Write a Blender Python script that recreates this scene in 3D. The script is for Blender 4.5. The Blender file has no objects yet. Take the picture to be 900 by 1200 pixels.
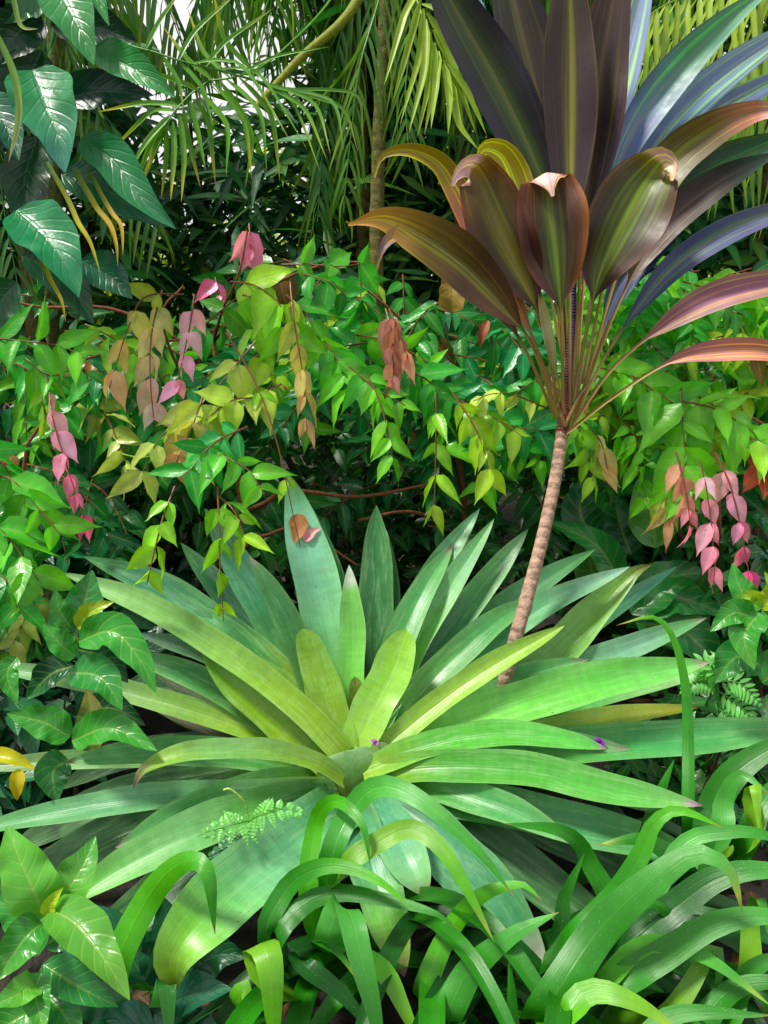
import bpy, math, random
import numpy as np
random.seed(7); rng = np.random.default_rng(11)
C = bpy.context.scene.collection
R = math.radians

# ------------------------------------------------------------------ camera model
PITCH = R(15); FOV = R(60); CAM = np.array([0., 0., 1.5])
F = 600 / math.tan(FOV / 2)
FWD = np.array([0, math.cos(PITCH), -math.sin(PITCH)])
UPC = np.array([0, math.sin(PITCH), math.cos(PITCH)])
RGT = np.array([1., 0, 0])
UP = np.array([0, 0, 1.])

def P(x, y, d):
    """a point of the garden seen in direction (x, y) at distance d along the view axis"""
    return CAM + RGT * ((x - 450) / F * d) - UPC * ((y - 600) / F * d) + FWD * d

def G(x, d, z=0.0):
    """a point on the ground below direction x at horizontal distance d"""
    return np.array([(x - 450) / F * d, d, z])

def nz(v):
    v = np.asarray(v, float)
    n = np.linalg.norm(v, axis=-1, keepdims=True)
    return v / np.maximum(n, 1e-9)

K_ALB = 0.95; SAT = 1.11
def S(r, g, b, k=None):
    c = np.array([r, g, b], float) / 255
    c = np.where(c <= .04045, c / 12.92, ((c + .055) / 1.055) ** 2.4)
    l = c @ np.array([.25, .65, .1])
    return np.clip(l + (c - l) * SAT, .002, 1) * (K_ALB if k is None else k)

# ------------------------------------------------------------------ mesh builder
class MB:
    def __init__(s): s.V, s.F, s.U, s.K, s.n = [], [], [], [], 0
    def add(s, v, f, uv, col):
        s.V.append(v); s.F.append(f + s.n); s.U.append(uv); s.K.append(col); s.n += len(v)
    def grid(s, p, uv, col):
        a, b = p.shape[:2]
        i = np.arange(a * b).reshape(a, b)
        f = np.stack([i[:-1, :-1], i[:-1, 1:], i[1:, 1:], i[1:, :-1]], -1).reshape(-1, 4)
        s.add(p.reshape(-1, 3), f, uv.reshape(-1, 2), col.reshape(-1, 4))
    def build(s, name, mat, parent=None, **props):
        v = np.concatenate(s.V); f = np.concatenate(s.F); u = np.concatenate(s.U); k = np.concatenate(s.K)
        org = ORG.get(parent.name, np.zeros(3)) if parent else np.zeros(3)
        me = bpy.data.meshes.new(name)
        me.vertices.add(len(v)); me.vertices.foreach_set('co', (v - org).astype(np.float32).ravel())
        me.loops.add(f.size); me.loops.foreach_set('vertex_index', f.astype(np.int32).ravel())
        me.polygons.add(len(f)); me.polygons.foreach_set('loop_start', np.arange(0, f.size, 4, dtype=np.int32))
        me.polygons.foreach_set('use_smooth', np.ones(len(f), bool))
        ul = me.uv_layers.new(name='UVMap'); ul.data.foreach_set('uv', u[f.ravel()].astype(np.float32).ravel())
        ca = me.color_attributes.new('Col', 'FLOAT_COLOR', 'POINT'); ca.data.foreach_set('color', k.astype(np.float32).ravel())
        me.update(calc_edges=True); me.validate()
        me.materials.append(mat)
        o = bpy.data.objects.new(name, me); C.objects.link(o)
        if parent: o.parent = parent; ORG[o.name] = org
        for kk, vv in props.items(): o[kk] = vv
        return o
ORG = {}

def thing(name, label, cat, loc=(0, 0, 0), group=None):
    o = bpy.data.objects.new(name, None); C.objects.link(o)
    o.location = tuple(loc); o['label'] = label; o['category'] = cat; o.empty_display_size = .1
    if group: o['group'] = group
    ORG[o.name] = np.array(loc, float)
    return o

# ------------------------------------------------------------------ curves, ribbons, tubes
def spline(pts, n):
    p = np.asarray(pts, float)
    if len(p) == 2: p = np.array([p[0], (p[0] + p[1]) / 2, p[1]])
    q = np.vstack([2 * p[0] - p[1], p, 2 * p[-1] - p[-2]])
    out = []
    for i in range(len(p) - 1):
        t = np.linspace(0, 1, 12, endpoint=False)[:, None]
        a, b, c, d = q[i], q[i + 1], q[i + 2], q[i + 3]
        out.append(.5 * (2 * b + (c - a) * t + (2 * a - 5 * b + 4 * c - d) * t ** 2 + (3 * b - a - 3 * c + d) * t ** 3))
    o = np.vstack(out + [p[-1:]])
    s = np.r_[0, np.cumsum(np.linalg.norm(np.diff(o, axis=0), axis=1))]
    return np.stack([np.interp(np.linspace(0, s[-1], n), s, o[:, k]) for k in range(3)], 1)

def sm(a, b, x):
    t = np.clip((x - a) / (b - a), 0, 1); return t * t * (3 - 2 * t)

PROF = {
    'strap': lambda v: (.8 + .2 * np.clip(v * 3, 0, 1)) * np.clip(1 - np.clip((v - .45) / .55, 0, 1) ** 2.3, 0, 1) ** .95 + .012,
    'brom': lambda v: (.88 + .12 * np.clip(v * 3, 0, 1)) * np.clip(1 - np.clip((v - .5) / .5, 0, 1) ** 2.7, 0, 1) ** .9 + .012,
    'blunt': lambda v: (.8 + .2 * np.clip(v * 2.5, 0, 1)) * np.clip(1 - np.clip((v - .45) / .55, 0, 1) ** 4.5, 0, 1) ** .6 + .02,
    'ovate': lambda v: np.sin(np.pi * np.clip(v, 0, 1) ** .72) ** .85 * (1 - .25 * v) + .02,
    'acum': lambda v: np.sin(np.pi * np.clip(v / .9, 0, 1) ** .74) ** .8 * (1 - .3 * v) + .05 * (1 - v),
    'linear': lambda v: np.clip(v * 9, .25, 1) * (1 - np.clip((v - .35) / .65, 0, 1) ** 1.7) * .62 + .02,
    'lance': lambda v: np.sin(np.pi * np.clip(v, 0, 1) ** .8) ** .8 + .02,
}
def cordy_prof(vp, pet):
    def f(v):
        s = np.clip((v - vp) / (1 - vp), 0, 1)
        return np.maximum(pet, np.sin(np.pi * s ** .85) ** 1.0)
    return f

def stops(st, v):
    xs = [a for a, _ in st]
    return np.stack([np.interp(v, xs, [c[k] for _, c in st]) for k in range(3)], -1)

TOCAM_UP = (.55, .7)
def ribbon(mb, pts, width, prof, st, nl=26, nw=7, hint=(.35, .8), fold=.12, wav=.0, wavn=3, edge=None, rib=None,
           twist=0, chan=1.6, jit=.0, hintv=None):
    p = spline(pts, nl)
    v = np.linspace(0, 1, nl)
    t = nz(np.gradient(p, axis=0))
    pr = PROF[prof] if isinstance(prof, str) else prof
    w = pr(v) * width * .5
    W = np.zeros_like(p); prev = None
    for i in range(nl):
        h = nz(UP * hint[0] + nz(CAM - p[i]) * hint[1]) if hintv is None else hintv
        c = np.cross(t[i], h)
        if prev is None: cur = nz(c)
        else:
            if c @ prev < 0: c = -c
            cur = prev * .6 + c * .6
            cur = nz(cur - t[i] * (cur @ t[i]))
        W[i] = cur; prev = cur
    N = np.cross(W, t)
    if twist:
        a = (v * twist)[:, None]
        W, N = W * np.cos(a) + N * np.sin(a), N * np.cos(a) - W * np.sin(a)
    u = np.linspace(-1, 1, nw)
    ph = rng.uniform(0, 6.28, 4)
    und = wav * (np.sin(v[:, None] * wavn * 6.28 + ph[0] + np.sign(u)[None] * .9) + .6 * np.sin(v[:, None] * wavn * 11 + ph[1] - u[None] * 1.3)) * np.abs(u)[None] ** 1.5
    und += wav * .5 * np.sin(v * 5 + ph[2])[:, None]
    off = fold * np.abs(u)[None] ** chan * np.ones((nl, 1)) + und
    ww = w[:, None] * (1 + .04 * np.sin(v[:, None] * 17 + ph[3] + u[None]))
    g = p[:, None] + W[:, None] * (u[None] * ww)[..., None] + N[:, None] * (off * w[:, None] * 2)[..., None]
    uv = np.stack([np.broadcast_to(u * .5 + .5, (nl, nw)), np.broadcast_to(v[:, None], (nl, nw))], -1)
    col = np.broadcast_to(stops(st, v)[:, None], (nl, nw, 3)).copy()
    if edge is not None:
        m = (np.abs(u) ** 3)[None, :, None] * edge[1]; col = col * (1 - m) + np.asarray(edge[0]) * m
    if rib is not None:
        m = (np.clip(1 - np.abs(u) * rib[2], 0, 1))[None, :, None] * rib[1] * np.sin(np.pi * np.clip(v, 0, 1) ** .7)[:, None, None]
        col = col * (1 - m) + np.asarray(rib[0]) * m
    if jit: col *= 1 + rng.uniform(-jit, jit)
    k = np.concatenate([np.clip(col, 0, 1), np.full((nl, nw, 1), rng.random())], -1)
    mb.grid(g, uv, k)
    return p

def tube(mb, pts, r0, r1, col, n=8, nl=None, ring=0, rings=20, col1=None):
    nl = nl or max(6, len(pts) * 5)
    p = spline(pts, nl); v = np.linspace(0, 1, nl); t = nz(np.gradient(p, axis=0))
    ref = np.array([.3, -1, .2]); a = nz(np.cross(t, ref)); b = np.cross(t, a)
    th = np.linspace(0, 2 * np.pi, n + 1)
    r = np.interp(v, [0, 1], [r0, r1])
    if ring: r = r * (1 + ring * np.abs(np.sin(v * rings * np.pi)) ** 4 + rng.normal(0, ring * .35, nl))
    g = p[:, None] + (a[:, None] * np.cos(th)[None, :, None] + b[:, None] * np.sin(th)[None, :, None]) * r[:, None, None]
    uv = np.stack([np.broadcast_to(th / 6.2832, (nl, n + 1)), np.broadcast_to(v[:, None], (nl, n + 1))], -1)
    c0 = np.asarray(col); c1 = c0 if col1 is None else np.asarray(col1)
    c = c0 + (c1 - c0) * v[:, None]
    k = np.concatenate([np.broadcast_to(c[:, None], (nl, n + 1, 3)), np.full((nl, n + 1, 1), rng.random())], -1)
    mb.grid(g, uv, k)
    return p

def leaf_batch(mb, pos, dr, nr, L, Wd, c0, c1, droop=.25, fold=.2, prof='ovate', nl=6, nw=3, wav=0):
    pos = np.asarray(pos, float); N = len(pos)
    if N == 0: return
    dr = nz(dr); sd = nz(np.cross(dr, nr)); nn = np.cross(sd, dr)
    L = np.broadcast_to(L, N).astype(float); Wd = np.broadcast_to(Wd, N).astype(float)
    dp = np.broadcast_to(droop, N).astype(float); fo = np.broadcast_to(fold, N).astype(float)
    v = np.linspace(0, 1, nl); u = np.linspace(-1, 1, nw)
    pr = PROF[prof](v)
    x = v[None, :, None] * L[:, None, None] * np.ones((1, 1, nw))
    y = pr[None, :, None] * u[None, None] * Wd[:, None, None] * .5
    z = -dp[:, None, None] * L[:, None, None] * (v ** 2)[None, :, None] + fo[:, None, None] * np.abs(y)
    if wav: z = z + wav * Wd[:, None, None] * np.sin(v[None, :, None] * 14 + rng.uniform(0, 6, N)[:, None, None] + u[None, None]) * np.abs(u)[None, None]
    g = pos[:, None, None] + dr[:, None, None] * x[..., None] + sd[:, None, None] * y[..., None] + nn[:, None, None] * z[..., None]
    uv = np.stack([np.broadcast_to(u * .5 + .5, (N, nl, nw)), np.broadcast_to(v[None, :, None], (N, nl, nw))], -1)
    c0 = np.broadcast_to(c0, (N, 3)); c1 = np.broadcast_to(c1, (N, 3))
    col = c0[:, None, None] + (c1 - c0)[:, None, None] * (v ** 1.3)[None, :, None, None] + np.zeros((1, 1, nw, 1))
    col = col * (1 + .16 * (1 - 2 * np.abs(u))[None, None, :, None])
    k = np.concatenate([np.clip(col, 0, 1), np.broadcast_to(rng.random(N)[:, None, None, None], (N, nl, nw, 1))], -1)
    i = np.arange(N * nl * nw).reshape(N, nl, nw)
    f = np.stack([i[:, :-1, :-1], i[:, :-1, 1:], i[:, 1:, 1:], i[:, 1:, :-1]], -1).reshape(-1, 4)
    mb.add(g.reshape(-1, 3), f, uv.reshape(-1, 2), k.reshape(-1, 4))

# ------------------------------------------------------------------ materials
class NT:
    def __init__(s, name):
        s.m = bpy.data.materials.new(name); s.m.use_nodes = True
        s.t = s.m.node_tree; s.t.nodes.clear(); s.L = s.t.links
    def n(s, typ, **kw):
        x = s.t.nodes.new(typ)
        for k, v in kw.items(): setattr(x, k, v)
        return x
    def put(s, sock, v):
        if hasattr(v, 'is_linked') or isinstance(v, bpy.types.NodeSocket): s.L.new(v, sock)
        else: sock.default_value = v
    def math(s, op, a, b=0., c=None):
        x = s.n('ShaderNodeMath', operation=op)
        s.put(x.inputs[0], a); s.put(x.inputs[1], b)
        if c is not None: s.put(x.inputs[2], c)
        return x.outputs[0]
    def ramp(s, a, lo, hi, o0=0., o1=1.):
        x = s.n('ShaderNodeMapRange', interpolation_type='SMOOTHSTEP')
        for i, v in enumerate((a, lo, hi, o0, o1)): s.put(x.inputs[i], v)
        return x.outputs[0]
    def xyz(s, x, y, z):
        c = s.n('ShaderNodeCombineXYZ')
        for i, v in enumerate((x, y, z)): s.put(c.inputs[i], v)
        return c.outputs[0]
    def noise(s, vec, scale, detail=3., rough=.55):
        x = s.n('ShaderNodeTexNoise'); s.put(x.inputs['Vector'], vec)
        x.inputs['Scale'].default_value = scale; x.inputs['Detail'].default_value = detail; x.inputs['Roughness'].default_value = rough
        return x.outputs['Fac']
    def mix(s, f, a, b, mode='MIX'):
        x = s.n('ShaderNodeMix', data_type='RGBA', blend_type=mode)
        s.put(x.inputs[0], f); s.put(x.inputs[6], a); s.put(x.inputs[7], b)
        return x.outputs[2]
    def val(s, col, k):
        x = s.n('ShaderNodeVectorMath', operation='SCALE'); s.put(x.inputs[0], col); s.put(x.inputs[3], k); return x.outputs[0]

def leaf_mat(name, rough=.4, transl=.3, veins=0, vein_k=2.2, vein_col=(.3, .45, .1, 1), vein_amt=.35, mid_amt=.5, stripes=0, stripe_n=24,
             blotch=.25, bump=.25, spots=0, scurf_sheen=0, scurf_sheen_col=(.25, .42, .4, 1), spec=.5, streak=None, pits=0):
    q = NT(name)
    at = q.n('ShaderNodeAttribute', attribute_name='Col'); uvn = q.n('ShaderNodeUVMap', uv_map='UVMap')
    sp = q.n('ShaderNodeSeparateXYZ'); q.L.new(uvn.outputs[0], sp.inputs[0])
    u = q.math('ABSOLUTE', q.math('MULTIPLY_ADD', sp.outputs[0], 2., -1.)); us = sp.outputs[0]; v = sp.outputs[1]; rnd = at.outputs['Alpha']
    r50 = q.math('MULTIPLY', rnd, 57.)
    pos = q.n('ShaderNodeNewGeometry').outputs['Position']
    col = at.outputs['Color']
    h = 0.
    f = 1.
    bn = q.noise(pos, 22., 4.)
    f = q.math('MULTIPLY_ADD', q.math('SUBTRACT', bn, .5), blotch * 2, 1.)
    if stripes:
        sn = q.noise(q.xyz(q.math('MULTIPLY', us, float(stripe_n)), q.math('MULTIPLY', v, 1.2), r50), 1., 3., .6)
        f = q.math('MULTIPLY', f, q.math('MULTIPLY_ADD', q.math('SUBTRACT', sn, .5), stripes * 2, 1.))
        h = q.math('MULTIPLY_ADD', sn, .6, h)
    col = q.val(col, f)
    if streak:
        s2 = q.noise(q.xyz(q.math('MULTIPLY', us, 9.), q.math('MULTIPLY', v, .8), q.math('ADD', r50, 13.)), 1., 4., .65)
        col = q.mix(q.math('MULTIPLY', q.ramp(s2, .5, .68), streak[1]), col, streak[0], 'MULTIPLY')
    if scurf_sheen:  # scurf together with pale sheen patches, the sheen painted in as colour
        s3 = q.noise(q.xyz(q.math('MULTIPLY', us, 9.), q.math('MULTIPLY', v, 7.), q.math('ADD', r50, 5.)), 1., 7., .72)
        s4 = q.noise(pos, 150., 3.)
        s5 = q.noise(q.xyz(q.math('MULTIPLY', us, 1.5), q.math('MULTIPLY', v, 46.), r50), 1., 2., .6)
        col = q.val(col, q.math('MULTIPLY_ADD', q.math('SUBTRACT', s5, .5), .45, 1.))
        sf = q.math('MULTIPLY', q.ramp(s3, .45, .72), q.math('MULTIPLY_ADD', s4, .7, .45))
        col = q.mix(q.math('MULTIPLY', sf, scurf_sheen), col, scurf_sheen_col)
    mid = q.math('MULTIPLY', q.ramp(u, .13, .02), q.math('MULTIPLY_ADD', v, -.6, 1.))
    if mid_amt: col = q.mix(q.math('MULTIPLY', mid, mid_amt), col, vein_col)
    if veins:
        a = q.math('MULTIPLY_ADD', u, -vein_k, q.math('MULTIPLY', v, float(veins)))
        sv = q.math('SINE', q.math('MULTIPLY', q.math('ADD', a, q.math('MULTIPLY', rnd, 3.)), 6.2832))
        ln = q.math('POWER', q.math('MULTIPLY_ADD', sv, .5, .5), 10.)
        col = q.mix(q.math('MULTIPLY', ln, vein_amt), col, vein_col)
        h = q.math('ADD', h, q.math('MULTIPLY_ADD', ln, -.5, q.math('MULTIPLY_ADD', q.noise(pos, 55., 3.), .9, q.math('MULTIPLY', mid, -1.))))
    else:
        h = q.math('ADD', h, q.math('MULTIPLY', mid, -.6))
    rg = q.math('MULTIPLY_ADD', q.math('SUBTRACT', q.noise(pos, 40., 3.), .5), .35, rough)
    if spots:
        vo = q.n('ShaderNodeTexVoronoi'); q.put(vo.inputs['Vector'], pos); vo.inputs['Scale'].default_value = 300.
        sep = q.n('ShaderNodeSeparateXYZ'); q.L.new(vo.outputs['Color'], sep.inputs[0])
        d = q.math('MULTIPLY', q.ramp(vo.outputs['Distance'], .26, .14), q.ramp(sep.outputs[0], .86, .9))
        h = q.math('MULTIPLY_ADD', d, 3. * spots, h)
        col = q.mix(q.math('MULTIPLY', d, .35), col, (.55, .75, .5, 1))
    if pits:
        pn = q.ramp(q.noise(pos, 160., 2.), .68, .74)
        pm = q.ramp(q.noise(pos, 14., 2.), .5, .62)
        col = q.mix(q.math('MULTIPLY', q.math('MULTIPLY', pn, pm), pits), col, (.09, .05, .02, 1))
    bp = q.n('ShaderNodeBump'); bp.inputs['Strength'].default_value = bump; bp.inputs['Distance'].default_value = .004
    q.put(bp.inputs['Height'], h)
    pb = q.n('ShaderNodeBsdfPrincipled'); q.put(pb.inputs['Base Color'], col); q.put(pb.inputs['Roughness'], rg)
    pb.inputs['Specular IOR Level'].default_value = spec; q.L.new(bp.outputs[0], pb.inputs['Normal'])
    tr = q.n('ShaderNodeBsdfTranslucent'); q.put(tr.inputs['Color'], q.mix(1., col, (1.2, 1.25, .75, 1), 'MULTIPLY')); q.L.new(bp.outputs[0], tr.inputs['Normal'])
    mx = q.n('ShaderNodeMixShader'); mx.inputs[0].default_value = transl
    q.L.new(pb.outputs[0], mx.inputs[1]); q.L.new(tr.outputs[0], mx.inputs[2])
    out = q.n('ShaderNodeOutputMaterial'); q.L.new(mx.outputs[0], out.inputs[0])
    return q.m

def bark_mat(name, ring=0, rough=.8):
    q = NT(name)
    at = q.n('ShaderNodeAttribute', attribute_name='Col'); uvn = q.n('ShaderNodeUVMap', uv_map='UVMap')
    sp = q.n('ShaderNodeSeparateXYZ'); q.L.new(uvn.outputs[0], sp.inputs[0])
    pos = q.n('ShaderNodeNewGeometry').outputs['Position']
    a = q.noise(pos, 60., 5., .65); b = q.noise(pos, 260., 3.)
    f = q.math('MULTIPLY_ADD', q.math('SUBTRACT', a, .5), 2.0, q.math('MULTIPLY_ADD', b, .5, .75))
    h = q.math('ADD', a, q.math('MULTIPLY', b, .4))
    if ring:
        w = q.math('SINE', q.math('MULTIPLY_ADD', q.math('SUBTRACT', q.noise(pos, 45., 3.), .5), 5., q.math('MULTIPLY', sp.outputs[1], ring * 6.2832)))
        w = q.math('MULTIPLY', q.math('MULTIPLY_ADD', w, .5, .5), q.ramp(q.noise(pos, 38., 3.), .3, .62, .35, 1.))
        f = q.math('MULTIPLY', f, q.math('MULTIPLY_ADD', q.math('POWER', w, 4.), -.55, 1.1)); h = q.math('MULTIPLY_ADD', w, -.7, h)
    col = q.val(at.outputs['Color'], f)
    bp = q.n('ShaderNodeBump'); bp.inputs['Strength'].default_value = .7; bp.inputs['Distance'].default_value = .006; q.put(bp.inputs['Height'], h)
    pb = q.n('ShaderNodeBsdfPrincipled'); q.put(pb.inputs['Base Color'], col); pb.inputs['Roughness'].default_value = rough
    pb.inputs['Specular IOR Level'].default_value = .25
    q.L.new(bp.outputs[0], pb.inputs['Normal'])
    out = q.n('ShaderNodeOutputMaterial'); q.L.new(pb.outputs[0], out.inputs[0])
    return q.m

def soil_mat():
    q = NT('soil')
    pos = q.n('ShaderNodeNewGeometry').outputs['Position']
    a = q.noise(pos, 9., 6., .6); b = q.noise(pos, 70., 5., .6)
    col = q.mix(q.ramp(a, .35, .7), (.012, .010, .007, 1), (.04, .03, .02, 1))
    col = q.mix(q.ramp(b, .55, .75), col, (.06, .045, .025, 1))
    bp = q.n('ShaderNodeBump'); bp.inputs['Strength'].default_value = .9; bp.inputs['Distance'].default_value = .03; q.put(bp.inputs['Height'], q.math('ADD', a, b))
    pb = q.n('ShaderNodeBsdfPrincipled'); q.put(pb.inputs['Base Color'], col); pb.inputs['Roughness'].default_value = .9
    q.L.new(bp.outputs[0], pb.inputs['Normal'])
    out = q.n('ShaderNodeOutputMaterial'); q.L.new(pb.outputs[0], out.inputs[0])
    return q.m

M_BROM = leaf_mat('bromeliad_leaf', rough=.3, transl=.22, mid_amt=0, stripes=.24, stripe_n=44, blotch=.2, bump=.3, scurf_sheen=.4, scurf_sheen_col=(.44, .74, .34, 1), pits=.85)
M_CORD = leaf_mat('ti_leaf', rough=.42, transl=.16, mid_amt=.55, vein_col=(.22, .16, .05, 1), stripes=.42, stripe_n=22, blotch=.2, bump=.35, streak=((2.2, 3.3, .5, 1), .85), spec=.42)
M_STRAP = leaf_mat('strap_leaf', rough=.33, transl=.22, mid_amt=.12, vein_col=(.12, .3, .04, 1), stripes=.3, stripe_n=46, blotch=.35, bump=.28, spots=.6, pits=.35)
M_SMALL = leaf_mat('shrub_leaf', rough=.3, transl=.42, veins=7, vein_k=1.3, vein_amt=.09, mid_amt=.5, vein_col=(.4, .55, .16, 1), blotch=.5, bump=.12, pits=.4)
M_BROAD = leaf_mat('broad_leaf', rough=.3, transl=.25, veins=8, vein_k=1.4, vein_amt=.2, mid_amt=.5, vein_col=(.3, .5, .08, 1), blotch=.3, bump=.3, spec=.55)
M_DARK = leaf_mat('dark_broad_leaf', rough=.33, transl=.14, veins=8, vein_k=2.2, vein_amt=.1, mid_amt=.3, vein_col=(.05, .16, .06, 1), blotch=.35, bump=.35, spec=.55, pits=.3)
M_PALM = leaf_mat('palm_leaflet', rough=.35, transl=.32, mid_amt=.25, vein_col=(.25, .35, .08, 1), stripes=.25, stripe_n=8, blotch=.25, bump=.3)
M_FAR = leaf_mat('far_leaf', rough=.5, transl=.35, mid_amt=.1, blotch=.3, bump=.1)
M_DRY = leaf_mat('dry_leaf', rough=.6, transl=.3, veins=6, vein_amt=.1, mid_amt=.3, vein_col=(.3, .15, .06, 1), blotch=.4, bump=.3)
M_BARK = bark_mat('bark'); M_RING = bark_mat('ringed_bark', ring=52); M_STEM = bark_mat('green_stem', rough=.5)
M_SOIL = soil_mat()

# ------------------------------------------------------------------ ground
def ground():
    xs = np.r_[-150, -60, -20, np.linspace(-6, 6, 61), 20, 60, 150]; ys = np.r_[-60, -20, np.linspace(-4, 9, 66), 20, 60, 200]
    X, Y = np.meshgrid(xs, ys, indexing='ij')
    Z = .025 * np.sin(X * 3.1 + 1) * np.sin(Y * 2.7) + .012 * np.sin(X * 9 + Y * 7)
    p = np.stack([X, Y, Z], -1)
    mb = MB(); mb.grid(p, np.stack([X, Y], -1), np.full(X.shape + (4,), .03))
    mb.build('ground', M_SOIL, None, kind='structure')
    mb = MB(); n = 2600
    pos = np.stack([rng.uniform(-2.4, 2.4, n), rng.uniform(.6, 5, n), np.zeros(n) + .035 + rng.uniform(0, .02, n)], -1)
    a = rng.uniform(0, 6.28, n); dr = np.stack([np.cos(a), np.sin(a), rng.normal(0, .2, n)], -1)
    cc = np.array([S(92, 62, 40), S(70, 48, 34), S(120, 88, 50), S(50, 44, 34)])[rng.integers(0, 4, n)] * .6
    leaf_batch(mb, pos, dr, np.array([0, 0, 1.]) + rng.normal(0, .35, (n, 3)), rng.uniform(.04, .1, n), rng.uniform(.02, .045, n), cc, cc * .8, droop=rng.uniform(-.3, .3, n), fold=.3, nl=5)
    mb.build('fallen_leaves', M_DRY, None, kind='stuff', label='brown leaf litter scattered on the dark soil', category='leaf litter')
ground()

# ------------------------------------------------------------------ the big bromeliad
BD = 2.1
def px(pts, D): return [P(x, y, D + d) for x, y, d in pts]

def bromeliad():
    root = thing('bromeliad', 'giant green bromeliad rosette with broad pointed leaves in the middle of the bed', 'bromeliad', (P(405, 930, BD + .05)[0], P(405, 930, BD + .05)[1], 0))
    o0 = ORG[root.name]
    mb = MB(); tube(mb, [o0, o0 + [0, 0, .2], P(405, 910, BD + .06)], .07, .10, S(70, 80, 40) * .5, n=14, nl=10)
    mb.build('stem', M_BARK, root)
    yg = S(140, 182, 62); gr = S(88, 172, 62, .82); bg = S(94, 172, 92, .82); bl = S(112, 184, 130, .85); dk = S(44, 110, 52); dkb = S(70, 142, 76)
    lt = S(120, 195, 85); pale = S(165, 205, 140); pk = S(185, 110, 150, .6); br = S(110, 60, 30, .6); base = S(138, 172, 55); wt = S(225, 235, 220, .7)
    gy = S(112, 104, 92)
    def lf(pts, w, st, prof='brom', **k):
        mb = MB(); kw = dict(fold=.2, chan=1.5, wav=.02, nl=34, nw=9, edge=(pale, .2), jit=.12); kw.update(k)
        ribbon(mb, px(pts, BD), w / F * BD * .76, prof, st, **kw)
        mb.build('leaf', M_BROM, root)
    B = [(0, base), (.25, gr)]
    # --- back and upright leaves
    lf([(398, 880, .05), (392, 790, .10), (372, 690, .2), (338, 556, .28)], 76, [(0, base), (.3, S(120, 195, 110)), (.5, S(130, 200, 150)), (.8, S(140, 205, 175)), (1, bg)])
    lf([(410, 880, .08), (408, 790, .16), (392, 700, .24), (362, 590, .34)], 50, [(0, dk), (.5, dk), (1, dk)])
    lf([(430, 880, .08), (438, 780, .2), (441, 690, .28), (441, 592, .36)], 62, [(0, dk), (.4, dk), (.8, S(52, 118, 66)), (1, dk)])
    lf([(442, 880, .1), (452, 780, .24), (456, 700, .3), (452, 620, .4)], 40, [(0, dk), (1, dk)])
    lf([(408, 880, 0), (411, 800, .06), (413, 740, .1), (409, 662, .14)], 42, [(0, base), (.4, lt), (.75, S(120, 190, 95)), (.86, lt), (.9, wt), (1, wt)])
    lf([(408, 890, -.02), (385, 820, .01), (370, 780, .03), (354, 737, .06)], 50, [(0, S(138, 178, 58)), (1, S(134, 182, 66))], 'blunt', fold=.2)
    lf([(408, 885, 0), (418, 830, .04), (416, 793, .05)], 26, [(0, yg), (1, S(120, 130, 50))], 'blunt')
    lf([(408, 895, -.03), (435, 835, 0), (458, 790, .03), (477, 738, .06)], 62, [(0, S(156, 198, 84)), (.6, S(138, 192, 72)), (1, S(138, 186, 68))], 'blunt', fold=.16)
    lf([(425, 880, .02), (462, 760, .18), (505, 680, .26), (562, 596, .34)], 50, [(0, yg), (.3, bg), (1, bl)])
    lf([(430, 885, .02), (475, 780, .14), (520, 700, .22), (579, 608, .28)], 44, [(0, lt), (.4, lt), (.8, S(110, 180, 120)), (1, bg)])
    lf([(435, 885, .03), (490, 790, .18), (550, 710, .26), (619, 620, .34)], 52, [(0, gr), (.4, S(80, 145, 105)), (.7, dkb), (1, S(90, 140, 90))])
    lf([(440, 880, .05), (520, 780, .2), (600, 705, .3), (697, 644, .36)], 50, [(0, gr), (.4, bg), (.75, S(95, 165, 115)), (1, bg)])
    lf([(440, 885, .02), (530, 790, .13), (630, 715, .2), (738, 664, .26)], 46, [(0, gr), (.4, S(105, 180, 130)), (.7, bl), (1, S(150, 190, 170))])
    lf([(435, 890, -.03), (500, 835, .0), (570, 785, .02), (662, 733, .05)], 38, [(0, yg), (.5, S(150, 190, 80)), (1, yg)], fold=.25)
    lf([(445, 890, .0), (545, 835, .12), (640, 775, .2), (700, 715, .26), (742, 672, .28), (764, 662, .25)], 66, [(0, base), (.3, gr), (.55, S(118, 175, 85)), (.9, S(120, 170, 70)), (1, br)])
    lf([(450, 885, .1), (600, 800, .26), (710, 720, .36), (793, 664, .42)], 42, [(0, gr), (.5, dkb), (1, S(80, 150, 130))])
    lf([(450, 890, .04), (580, 825, .14), (700, 775, .2), (828, 724, .24)], 52, [(0, gr), (.5, bl), (.8, S(120, 170, 140)), (.96, bg), (1, pk)])
    lf([(440, 900, -.02), (540, 850, .0), (680, 805, .04), (832, 776, .08)], 66, [(0, yg), (.25, lt), (.7, S(100, 185, 80)), (.94, S(115, 190, 100)), (1, S(200, 150, 170, .7))])
    lf([(460, 900, .05), (600, 865, .08), (720, 840, .1), (822, 828, .13)], 36, [(0, gr), (.5, S(140, 175, 70)), (.8, S(190, 200, 85)), (.95, S(180, 180, 70)), (1, br)])
    lf([(460, 890, .1), (620, 840, .14), (740, 805, .18), (850, 782, .2)], 44, [(0, gr), (.6, bg), (1, pale)])
    lf([(440, 905, -.02), (560, 885, .03), (720, 872, .05), (850, 862, .07), (985, 850, .08)], 60, [(0, yg), (.3, gr), (.6, S(80, 165, 95)), (.9, bg), (1, pale)])
    lf([(425, 905, -.06), (500, 876, -.06), (580, 862, -.07), (660, 868, -.09), (712, 878, -.1)], 44, [(0, base), (.3, gr), (.8, S(90, 175, 75)), (.95, S(90, 175, 80)), (1, pk)], hint=(.6, .6))
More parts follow.
